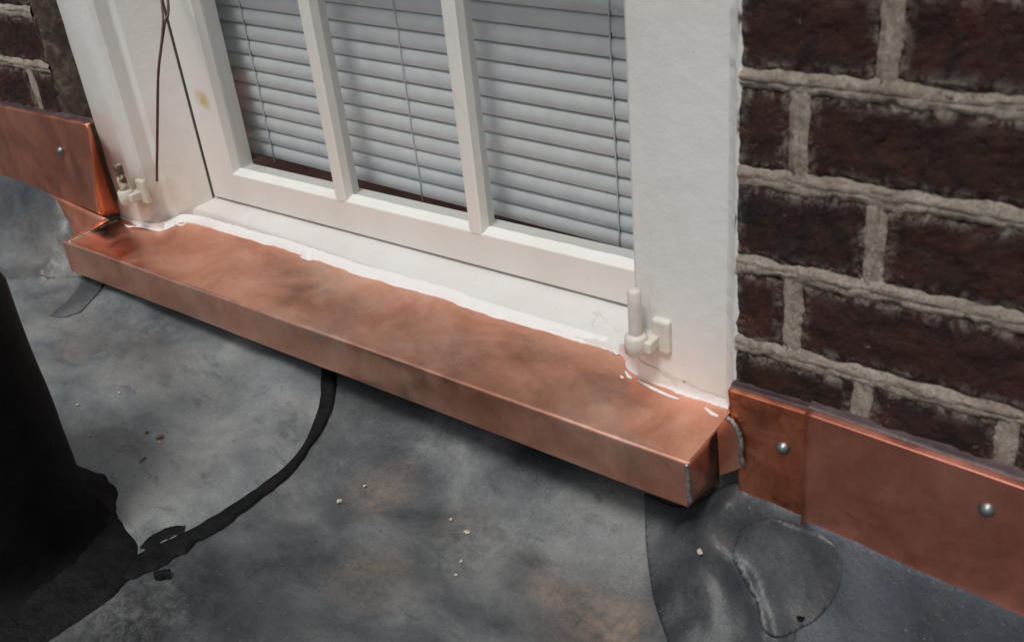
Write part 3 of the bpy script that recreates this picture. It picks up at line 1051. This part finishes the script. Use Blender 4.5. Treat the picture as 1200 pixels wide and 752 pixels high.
def muntin_v(x, z0, z1, y0=YS, yg=YG):
    return prism([(x, y0 + 0.001), (x + 0.003, y0), (x + MW - 0.003, y0), (x + MW, y0 + 0.001), (x + MW + 0.0012, yg), (x + MW - 0.002, yg + 0.014), (x + 0.002, yg + 0.014), (x - 0.0012, yg)], z0, z1)


MX = (0.0502, 0.2662)
for x in MX:
    wpart('muntin', *muntin_v(x, ZB1 - 0.002, ZT0 + 0.002), m_sash, sash)
for a_, b_ in ((XI0, MX[0]), (MX[0] + MW, MX[1]), (MX[1] + MW, XI1)):
    v, f = box(a_ - 0.001, b_ + 0.001, YS + 0.0015, YG + 0.013, ZMID, ZMID + 0.017)
    wpart('muntin', v, f, m_sash, sash, bevel=0.002)
xe = [XI0 - 0.002, MX[0] + 0.004, MX[0] + MW - 0.004, MX[1] + 0.004, MX[1] + MW - 0.004, XI1 + 0.002]
for i in range(3):
    for (za, zb2) in ((ZB1 - 0.003, ZMID + 0.004), (ZMID + 0.013, ZT0 + 0.003)):
        v, f = box(xe[2 * i], xe[2 * i + 1], YG + 0.0005, YG + 0.0035, za, zb2)
        wpart('glass_pane', v, f, m_glass, sash)
# putty fillets where the glass meets the bottom rail
for i in range(3):
    x0, x1 = xe[2 * i] + 0.002, xe[2 * i + 1] - 0.002
    v = []
    for k in range(30):
        x = x0 + (x1 - x0) * k / 29
        e_ = 0.0010 * nz(x * 70, i * 3.3, 1)
        v += [(x, YS + 0.0022, ZB1 - 0.001), (x, YS + 0.006, ZB1 + 0.0022 + e_), (x, YG + 0.0002, ZB1 + 0.0052 + e_)]
    wpart('putty', v, gridfaces(30, 3), m_sash, sash, smooth=True)
# upper sash, set further in
YG_ = YG + 0.038
v, f = rectframe(XS0, XS1, XI0, XI1, ZT0 - 0.002, ZT1 + 0.004, 1.27, 1.318, YS + 0.038, YS + 0.073, 0.003)
sash2 = wpart('sash', v, f, m_sash, bevel=0.0015)
sash2['label'] = 'upper sash set further in'
for x in MX:
    wpart('muntin', *muntin_v(x, ZT1 + 0.002, 1.272, YS + 0.038, YG + 0.038), m_sash, sash2)
for i in range(3):
    v, f = box(xe[2 * i], xe[2 * i + 1], YG + 0.0385, YG + 0.0415, ZT1, 1.274)
    wpart('glass_pane', v, f, m_glass, sash2)

# ---- caulk along the foot of the window, smeared over the copper
CTOP = lambda y: 0.0688 + 0.036 * (y + 0.056)        # top of the copper sill


def on_cop(px, py):
    r = ray(px, py)
    # plane z = 0.0688 + 0.036*(y+0.056)
    t_ = (0.0688 + 0.036 * (CAM.y + 0.056) - CAM.z) / (r.z - 0.036 * r.y)
    return CAM + r * t_


outer_px = [(137, 259), (150, 264), (168, 267), (186, 270), (200, 266), (213, 260), (232, 263), (262, 272), (300, 283), (340, 295), (358, 302), (366, 303), (380, 308), (420, 321),
            (470, 336), (520, 350), (560, 366), (610, 380), (660, 394), (700, 405), (722, 413), (732, 420), (734, 430), (744, 438), (760, 447), (785, 459), (800, 466), (820, 474), (838, 482), (851, 486)]
inner_px = [(141, 253), (154, 258), (168, 260), (184, 262), (200, 257), (214, 251), (234, 253), (264, 261), (302, 272), (342, 283), (360, 289), (368, 291), (382, 296), (422, 309),
            (472, 323), (522, 337), (562, 351), (612, 366), (662, 381), (702, 392), (724, 400), (738, 408), (744, 416), (752, 424), (768, 432), (792, 444), (806, 450), (824, 458), (840, 464), (853, 468)]
o_l = spline([on_cop(*p) for p in outer_px], 8)


def on_face(i, p):
    """inner edge of the bead: up the casing face at both ends, on the wooden sill between"""
    if i <= 3 or i >= 21:
        return at(*p, y=YC - 0.0010)
    r = ray(*p)
    k_ = 0.292
    t_ = (0.0752 + k_ * (CAM.y - SB0) - CAM.z) / (r.z - k_ * r.y)
    return CAM + r * t_


i_l = spline([on_face(i, p) for i, p in enumerate(inner_px)], 8)
v = []
nvv = 7
for i, (a_, b_) in enumerate(zip(o_l, i_l)):
    d_ = (b_ - a_)
    d_.z = 0
    d_.normalize()
    j_ = -0.0008 + 0.0030 * nz(i * 0.22, 0.3, 2.0) + 0.0022 * nz(i * 0.8, 0.7, 5.0)
    a2 = a_ + d_ * j_
    a2.z -= 0.0006
    b2 = b_ + Vector((0, 0, 1)) * 0.0018 * nz(i * 0.6, 3.3, 1.0)
    for j in range(nvv):
        s_ = j / (nvv - 1)
        p = a2.lerp(b2, s_)
        h = math.sin(math.pi * s_) * (0.0010 + 0.0006 * nz(p.x * 110, p.y * 160, 3.0)) + 0.0006 * nz(p.x * 260, p.z * 260, s_ * 3)
        if i <= 28 or i >= 164:                      # hollow fillet against the casings
            h = -math.sin(math.pi * s_) * 0.0042 + 0.0010 * nz(p.x * 130, p.z * 160, 3.0) * math.sin(math.pi * s_)
        v.append(p + Vector((0, -0.6, 0.8)) * h)
wpart('caulk_bead', v, gridfaces(len(o_l), nvv), m_caulk, smooth=True)


def smear(pts, wd, hh=0.0010):
    L = spline([on_cop(*p) for p in pts], 6)
    v = []
    for i, q in enumerate(L):
        a_, b_ = L[max(i - 1, 0)], L[min(i + 1, len(L) - 1)]
        t_ = (b_ - a_)
        nrm = Vector((-t_.y, t_.x, 0)).normalized()
        k = wd * (0.25 + 0.75 * math.sin(math.pi * min(0.98, max(0.02, i / (len(L) - 1))))) * (1 + 0.4 * nz(i * 0.7, wd * 900, 0))
        for s_, h in ((-1, -0.0003), (-0.5, hh), (0.5, hh), (1, -0.0003)):
            p = q + nrm * k * s_
            v.append((p.x, p.y, CTOP(p.y) + h + 0.0002))
    wpart('caulk_smear', v, gridfaces(len(L), 4), m_caulk, smooth=True)


smear([(748, 446), (765, 455), (782, 463), (796, 468)], 0.0022)
smear([(352, 301), (362, 304), (370, 303)], 0.0022)
smear([(147, 264), (152, 266), (157, 265)], 0.0016)
smear([(733, 435), (737, 441), (741, 443)], 0.0020)
smear([(727, 441), (731, 443)], 0.0013)
smear([(205, 262), (212, 264), (218, 262)], 0.0018)
smear([(826, 478), (834, 484), (842, 488)], 0.0022)


# ---- shutter pintles (hinge pins)
def pintle(base, rpin, h, mat_pin, mat_br, side):
    x, y, z = base
    br = empty('shutter_pintle', Vector(base) - WO)
    br.parent = win

    def pp(name, v, f, mat, bevel=0.0, smooth=False):
        o = mk(name, v, f, mat, br, smooth, bevel=bevel)
        fixn(o)

    pts = [(0, 0, -0.004), (0, 0, 0.0), (0, 0, h * 0.3), (0, 0, h * 0.6), (0, 0, h - 0.002), (0, 0, h)]
    v, f = tube(pts, lambda i, an: rpin * (0.72 if i == 5 else 1) * (1 + 0.10 * nz(math.cos(an) * 2, math.sin(an) * 2, i * 3.0 + side)), 14)
    pp('pin', v, f, mat_pin, 0, True)
    # eye that carries the pin
    pts = [(0, 0, -0.019), (0, 0, -0.017), (0, 0, -0.009), (0, 0, -0.002), (0, 0, 0.001)]
    v, f = tube(pts, lambda i, an: rpin * (1.25 if i in (0, 4) else 1.72) * (1 + 0.12 * nz(math.cos(an) * 2, math.sin(an) * 2, i * 1.7 + 5 * side)), 14)
    pp('eye', v, f, mat_br, 0, True)
    # shank into the casing and its strap plate
    v, f = box(-rpin * 0.9, rpin * 2.6, -rpin * 0.4, YC - y + 0.004, -0.016, -0.004)
    pp('shank', v, f, mat_br, 0.002)
    v, f = box(rpin * 1.2, rpin * 4.2, YC - y - 0.006, YC - y + 0.002, -0.022, 0.012)
    pp('strap_plate', v, f, mat_br, 0.003)


pR = at(745, 392, y=0.011)
pintle(pR, 0.0062, 0.046, m_pin, m_pin, 0)
pL = at(146, 223, y=0.011)
pintle(pL, 0.0060, 0.037, m_rust, m_pin, 1)

# ------------------------------------------------------------------ venetian blind
YB = 0.178
blind = empty('venetian_blind', (0.155, YB, 0.1140))
tag(blind, 'white venetian blind with closed slats hanging behind the window glass', 'blind')
PITCH = 0.0205
BX0, BX1 = -0.198, 0.487
sl_v, sl_f = [], []
na, nx_ = 7, 9
for i in range(nx_):
    x = BX0 - 0.155 + (BX1 - BX0) * i / (nx_ - 1)
    for j in range(na):
        s_ = -1 + 2 * j / (na - 1)
        # slat almost closed: crowned strip, lower edge outwards
        yy = -0.0042 * (1 - s_ * s_) + 0.0038 * s_
        zz = s_ * 0.0122
        sl_v.append((x, yy, zz))
sl_f = gridfaces(nx_, na)
me = bpy.data.meshes.new('slat')
me.from_pydata(sl_v, [], sl_f)
me.polygons.foreach_set('use_smooth', [True] * len(me.polygons))
me.materials.append(m_slat)
for k in range(58):
    o = bpy.data.objects.new('slat', me)
    COL.objects.link(o)
    o.parent = blind
    o.location = (0.0006 * nz(k * 1.7), 0.0008 * nz(k * 2.3, 4), 0.0295 + k * PITCH + 0.0006 * nz(k * 1.1, 9))
    o.rotation_euler = (math.radians(2.5 * nz(k * 1.9, 7)), math.radians(1.7 + 0.25 * nz(k * 0.7, 3)), 0)
v, f = box(BX0 - 0.155, BX1 - 0.155, -0.003, 0.004, -0.002, 0.004)
o = mk('bottom_rail', v, f, m_slat, blind, bevel=0.002)
o.location = (0, 0.001, 0.0185)
o.rotation_euler = (0, math.radians(1.7), 0)
v, f = box(BX0 - 0.155, BX1 - 0.155, -0.012, 0.014, 1.218, 1.245)
mk('head_rail', v, f, m_slat, blind, bevel=0.002)
for cxp, r_ in ((-0.138, 0.0009), (0.138, 0.0008), (0.424, 0.0009)):
    cx = cxp - 0.155
    pts = [(cx + 0.0012 * nz(q * 0.35, cx * 9), -0.0062, 0.012 - cx * 0.03 + q * 0.0205) for q in range(0, 59)]
    v, f = tube(pts, r_, 6)
    mk('ladder_cord', v, f, m_cord, blind, True)
for cxp in (-0.138, 0.424):
    cx = cxp - 0.155
    for k in range(57):
        v, f = box(cx - 0.0010, cx + 0.0010, -0.0058, -0.0040, -0.0030, 0.0034)
        if k == 0:
            o = mk('cord_slot', v, f, m_slot, blind)
            me_s = o.data
        else:
            o = bpy.data.objects.new('cord_slot', me_s)
            COL.objects.link(o)
            o.parent = blind
        o.location = (0, 0, 0.0385 - cx * 0.03 + k * PITCH)

# ------------------------------------------------------------------ copper sill
SXL, SXR = -0.3430, 0.6303
SY, SZB = -0.056, 0.0205
sill = empty('copper_sill', (0.145, -0.02, 0.02))
tag(sill, 'new copper sill cap projecting below the white window', 'sill')
SO = Vector((0.145, -0.02, 0.02))


def spart(name, v, f, mat, smooth=False, solid=0.0, parent=None, fix=True):
    o = mk(name, [Vector(p) - SO for p in v], f, mat, parent or sill, smooth, solid)
    if fix:
        fixn(o)
    return o


pts = []
for i in range(16):
    y = 0.098 - (0.098 - (SY + 0.0035)) * i / 15
    pts.append((y, CTOP(y)))
R_ = 0.0034
zc = CTOP(SY + R_) - R_
for k in range(1, 6):
    an = math.radians(90 + 18 * k)
    pts.append((SY + R_ + R_ * math.cos(an), zc + R_ * math.sin(an)))
for i in range(1, 8):
    pts.append((SY - 0.0009 * math.sin(i / 7 * math.pi), zc - (zc - SZB - 0.0015) * i / 7))
pts += [(SY + 0.001, SZB - 0.0003), (SY + 0.003, SZB + 0.0012), (SY + 0.012, SZB + 0.0035)]
nx_ = 150
v = []
for i in range(nx_):
    x = SXL + (SXR - SXL) * i / (nx_ - 1)
    for (y, z) in pts:
        inn = sm((y - SY) / 0.03)
        dz = 0.0011 * nz(x * 7, y * 22, 2.0) * inn + 0.0006 * nz(x * 21, y * 30, 4.0) * inn
        dy = 0.0009 * nz(x * 6, z * 30, 7.0) + 0.0004 * nz(x * 26, z * 50, 9.0)
        # dented left end: the sheet was dressed down over the corner
        kk = math.exp(-((x + 0.27) / 0.03) ** 2) * inn
        v.append((x, y + dy, z + dz - 0.0035 * kk))
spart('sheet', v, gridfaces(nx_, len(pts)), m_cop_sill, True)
# right end: folded side, its lower edge swept up towards the wall
SXE = SXR + 0.0006
side = []
nu, nvv = 12, 8
for i in range(nu):
    s_ = i / (nu - 1)
    y = SY + (0.018 - SY) * s_
    yb = SY + 0.0005 + (0.016 - SY) * s_
    zbot = SZB + 0.0005 - 0.008 * s_
    for j in range(nvv):
        w_ = j / (nvv - 1)
        yy = yb + (y - yb) * w_
        zz = zbot + (CTOP(yy) - 0.0007 - zbot) * w_
        xx = SXE + 0.0012 * math.sin(s_ * math.pi) * math.sin(w_ * math.pi) + 0.0007 * nz(yy * 60, zz * 60, 3)
        side.append((xx, yy, zz))
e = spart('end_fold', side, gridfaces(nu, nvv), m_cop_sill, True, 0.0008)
e['label'] = 'folded right end of the copper sill'
# left end
v, f = [], []
for (y, z) in pts[:-3]:
    v += [(SXL - 0.0004, y, z - 0.0003), (SXL - 0.0004, y, SZB + 0.002)]
f = [(2 * i, 2 * i + 1, 2 * i + 3, 2 * i + 2) for i in range(len(pts) - 4)]
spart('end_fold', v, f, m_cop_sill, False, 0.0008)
# flange turned out against the wall flashing
fl_px = [(841, 505), (849, 490), (858, 497), (866, 508), (869, 528), (871, 546), (860, 551), (844, 556)]
poly = [at(*p, y=-0.0128) for p in fl_px]
cen = sum(poly, Vector()) / len(poly)
v = [cen] + poly
f = [(0, i, i + 1) for i in range(1, len(poly))] + [(0, len(poly), 1)]
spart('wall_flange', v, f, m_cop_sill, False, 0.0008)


def bead(pts, r, seed, name='solder_seam', par=None, n_=8):
    L = spline(pts, n_)
    v, f = tube(L, lambda i, an: r * (1 + 0.5 * nz(i * 0.8, an, seed) + 0.25 * nz(i * 2.3, an * 2, seed + 4)) * (0.5 if i in (0, len(L) - 1) else 1), 9)
    return spart(name, v, f, m_solder, True, parent=par)


bead([at(804.5, 543, y=SY - 0.0006), at(806, 556, y=SY - 0.0006), at(807, 572, y=SY - 0.0006), at(809, 590, y=SY - 0.0006)], 0.0021, 1)
bead([at(852, 489, y=-0.0138), at(860, 496, y=-0.0138), at(866, 508, y=-0.0138), at(869, 522, y=-0.0138), at(868, 532, y=-0.0138), at(871, 546, y=-0.0138)], 0.0022, 2)
bead([on_cop(80, 284), on_cop(95, 277), on_cop(112, 269), on_cop(124, 263), on_cop(138, 258)], 0.0019, 3)

# ------------------------------------------------------------------ copper wall flashings


def flashing(name, label, tl, tr, bl_, br_, yf, mat, seed, kick=0.0, nu=60, sealant=True, lipz=0.0):
    """sheet on the wall: corners in (x, z), face at y = yf, top lip bent back to the bricks, foot kicked out"""
    o0 = Vector(((tl[0] + tr[0]) / 2, yf, (bl_[1] + br_[1]) / 2))
    root = empty(name, o0)
    tag(root, label, 'flashing', 'copper flashings along the foot of the wall')
    rows = [('lip', 0.0), ('lip', 0.5), ('bend', 0.0), ('bend', 0.5)] + [('f', i / 9) for i in range(10)] + [('k', 0.5), ('k', 1.0)]
    v = []
    for i in range(nu):
        u = i / (nu - 1)
        for kind, s_ in rows:
            xt, zt_ = tl[0] + (tr[0] - tl[0]) * u, tl[1] + (tr[1] - tl[1]) * u
            xb_, zb_ = bl_[0] + (br_[0] - bl_[0]) * u, bl_[1] + (br_[1] - bl_[1]) * u
            wv = 0.0010 * nz(xt * 8, seed, 1.0)
            zt_ += 0.0008 * nz(xt * 9, seed, 3.0)
            if kind == 'lip':
                x, y, z = xt, 0.001 + (yf * 0.75 - 0.001) * s_, zt_ + 0.0022 * (1 - s_) + lipz
            elif kind == 'bend':
                x, y, z = xt, yf * 0.95 + yf * 0.05 * s_ * 2, zt_ - 0.0001 - 0.0007 * s_
            elif kind == 'f':
                zz0 = zt_ - 0.0014
                zz1 = zb_ + 0.012
                x, z = xt + (xb_ - xt) * s_, zz0 + (zz1 - zz0) * s_
                y = yf + (0.0014 * nz(x * 7, z * 9, seed) + 0.0005 * nz(x * 26, z * 30, seed)) * math.sin(math.pi * (0.08 + 0.92 * s_)) + wv * s_
            else:
                x, z = xb_, zb_ + 0.012 * (1 - s_)
                y = yf + wv - kick * s_
            v.append(Vector((x, y, z)) - o0)
    o = mk('sheet', v, gridfaces(nu, len(rows)), mat, root, True, 0.0008)
    fixn(o)
    if sealant:
        L = []
        v2 = []
        for i in range(nu):
            u = i / (nu - 1)
            xt, zt_ = tl[0] + (tr[0] - tl[0]) * u, tl[1] + (tr[1] - tl[1]) * u
            h = 0.0034 + 0.0014 * nz(xt * 25, seed, 1) + 0.0006 * nz(xt * 110, seed, 2)
            for (y, z) in ((yf * 0.55, zt_ + 0.0012), (yf * 0.40, zt_ + 0.0030), (-0.0042, zt_ + h * 0.8), (0.0005, zt_ + h * 1.5)):
                v2.append(Vector((xt, y, z + lipz)) - o0)
        fixn(mk('sealant_bead', v2, gridfaces(nu, 4), m_seal, root, True))
    return root, o0


def screw(root, o0, p, r=0.0054):
    """domed fastener with a washer, axis along -y"""
    prof_ = [(r * 1.12, 0.0006), (r * 1.12, -0.0004), (r * 1.0, -0.0012), (r * 0.86, -0.0026), (r * 0.6, -0.0040), (r * 0.3, -0.0047), (0.0002, -0.0049)]
    n_ = 18
    v, f = [], []
    for (rr, y) in prof_:
        for k in range(n_):
            an = 2 * math.pi * k / n_
            v.append((rr * math.cos(an), y, rr * math.sin(an)))
    for i in range(len(prof_) - 1):
        for k in range(n_):
            f.append((i * n_ + k, i * n_ + (k + 1) % n_, (i + 1) * n_ + (k + 1) % n_, (i + 1) * n_ + k))
    o = mk('screw', v, f, m_screw, root, True)
    fixn(o)
    o.location = Vector(p) - o0
    return o


def xz(px, py, y):
    p = at(px, py, y=y)
    return (p.x, p.z)


# right: long sheet
yf = -0.0145
tl, tr = xz(943, 484, yf), xz(1193, 570, yf)
bl_, br_ = xz(938, 622, yf), xz(1193, 724, yf)
ext = lambda a_, b_, x: (x, a_[1] + (b_[1] - a_[1]) * (x - a_[0]) / (b_[0] - a_[0]))
rt, o0 = flashing('copper_flashing', 'long copper flashing sheet running along the brick wall, lapped beside the sill', tl, ext(tl, tr, 1.70), bl_, ext(bl_, br_, 1.70), yf, m_cop_wall, 11.0, 0.003, 150)
screw(rt, o0, at(1156, 597, y=yf - 0.0006))
p = at(1156, 597, y=yf - 0.0006)
for dx in (0.30, 0.60):
    screw(rt, o0, (p.x + dx, p.y, p.z - dx * 0.03))
# right: short lapped piece beside the sill (under the long sheet)
yf = -0.0105
tl, tr = xz(853, 457, yf), xz(950, 486, yf)
bl_, br_ = xz(867, 593, yf), xz(947, 627, yf)
rt, o0 = flashing('copper_flashing', 'short stained copper flashing piece between the sill end and the long sheet', tl, tr, bl_, br_, yf, m_cop_lap, 23.0, 0.004, 24)
screw(rt, o0, at(917, 525, y=yf - 0.0006))
# left
yf = -0.0105
tr, br_ = xz(102, 146.5, yf), xz(118, 253, yf)
tl, bl_ = xz(0, 125, yf), xz(0, 214, yf)
rt, o0 = flashing('copper_flashing', 'copper flashing sheet with turned-in orange edge beside the left casing and rusty pintle', ext(tl, tr, -1.7), tr, ext(bl_, br_, -1.7), br_, yf, m_cop_left, 37.0, 0.0, 120)
screw(rt, o0, at(71, 177, y=yf - 0.0006))
p = at(71, 177, y=yf - 0.0006)
for dx in (0.35, 0.70):
    screw(rt, o0, (p.x - dx, p.y, p.z))
# edge turned in against the casing
A, B = Vector((tr[0], yf, tr[1] - 0.001)), Vector((br_[0], yf, br_[1]))
Cc, D = at(106, 146, y=0.0285), at(141, 249, y=0.0285)
v = []
for i in range(14):
    s_ = i / 13
    a_, b_ = A.lerp(B, s_), Cc.lerp(D, s_)
    for j in range(5):
        w_ = j / 4
        q = a_.lerp(b_, w_)
        q.x += 0.0010 * math.sin(w_ * math.pi)
        v.append(q - o0)
o = fixn(mk('turned_edge', v, gridfaces(14, 5), m_cop_orange, rt, True, 0.0008))
o['label'] = 'bright orange copper edge turned in beside the casing'
# tab running down from the sheet to the end of the sill
yfk = yf - 0.0012
tab = [at(46, 224, y=yfk), at(66, 231, y=yfk), at(92, 242, y=yfk), at(119, 254, y=yfk), at(128, 258, y=-0.006)]
low = [at(50, 229, y=yfk - 0.0015), at(68, 244, y=yfk - 0.003), at(80, 258, y=yfk - 0.006), at(85, 270, y=yfk - 0.012), at(87, 281, y=yfk - 0.020)]
t_l, l_l = spline(tab, 5), spline(low, 5)
v = []
for a_, b_ in zip(t_l, l_l):
    for j in range(5):
        v.append(a_.lerp(b_, j / 4) - o0)
o = fixn(mk('corner_tab', v, gridfaces(len(t_l), 5), m_cop_left, rt, True, 0.0007))

# ------------------------------------------------------------------ wire hanging at the left jamb
wire = empty('wire', at(184, 212, y=0.018))
tag(wire, 'thin brown wire hanging down beside the left window jamb', 'wire')
o0 = wire.location.copy()
pts = [at(184, 212, y=0.017), at(184, 190, y=0.015), at(184.5, 150, y=0.016), at(185, 105, y=0.020), at(186, 80, y=0.026), at(189, 55, y=0.035), at(193, 28, y=0.050), at(197, 4, y=0.066)]
d_ = (pts[-1] - pts[-2])
pts.append(pts[-1] + d_ * 4 + Vector((-0.05, 0.0, 0.0)))
L = spline(pts, 6)
v, f = tube([q - o0 for q in L], 0.0017, 8)
mk('strand', v, f, m_wire, wire, True)
pts2 = [at(186, 84, y=0.023), at(188, 60, y=0.030), at(190, 40, y=0.040), at(191, 20, y=0.052), at(189.5, 4, y=0.060)]
d_ = pts2[-1] - pts2[-2]
pts2.append(pts2[-1] + d_ * 5)
v, f = tube([q - o0 for q in spline(pts2, 6)], 0.0013, 8)
mk('strand', v, f, m_wire, wire, True)

# ------------------------------------------------------------------ crumbs on the roof
def chip(px, py, r, mat, label, cat, group=None, lift=0.006, flat=0.45, name='debris_chip'):
    p = at_roof(px, py, lift)
    bm = bmesh.new()
    r *= 0.6
    bmesh.ops.create_icosphere(bm, subdivisions=2, radius=r)
    sd_ = random.random() * 50
    for q in bm.verts:
        k = 1 + 0.55 * nz(1.4 * q.co.x / r, 1.4 * q.co.y / r, sd_ + 1.4 * q.co.z / r)
        q.co *= k
        q.co.z *= flat
        q.co.x *= 1.5
    me = bpy.data.meshes.new(name)
    bm.to_mesh(me)
    bm.free()
    me.materials.append(mat)
    o = bpy.data.objects.new(name, me)
    COL.objects.link(o)
    o.location = (p.x, p.y, z_roof(p.x, p.y) + lift - 0.0025 + r * flat * 0.5)
    o.rotation_euler = (0.1, 0.1, random.random() * 6)
    tag(o, label, cat, group)


g1 = 'crumbs on the pale membrane sheet'
for (px, py, r) in ((187, 510, 0.0048), (171, 504, 0.0034), (168, 535, 0.0030), (164, 538, 0.0024)):
    chip(px, py, r, m_leaf, 'small brown leaf crumb lying on the paler membrane sheet', 'debris', g1, 0.008, 0.5, 'leaf_crumb')
for (px, py, r) in ((90, 472, 0.0024), (139, 458, 0.0022), (186, 516, 0.0022), (104, 508, 0.0024)):
    chip(px, py, r, m_chip, 'tiny pale chip lying on the paler membrane sheet', 'debris', 'pale chips on the paler membrane sheet', 0.008)
for (px, py, r) in ((547, 621, 0.0036), (534, 671, 0.0020), (528, 606, 0.0024), (540, 655, 0.0022), (427, 567, 0.0026), (397, 585, 0.0040)):
    chip(px, py, r, m_chip, 'tiny pale chip lying on the main grey membrane below the sill', 'debris', 'pale chips on the main membrane', 0.004)
chip(820, 644, 0.0042, m_chip, 'grey pebble lodged in a crease of the dark corner sheet', 'debris', None, 0.012, 0.7, 'pebble')
chip(938, 722, 0.0040, m_tar, 'black splinter lying on the round membrane patch', 'debris', None, 0.014, 0.4, 'splinter')
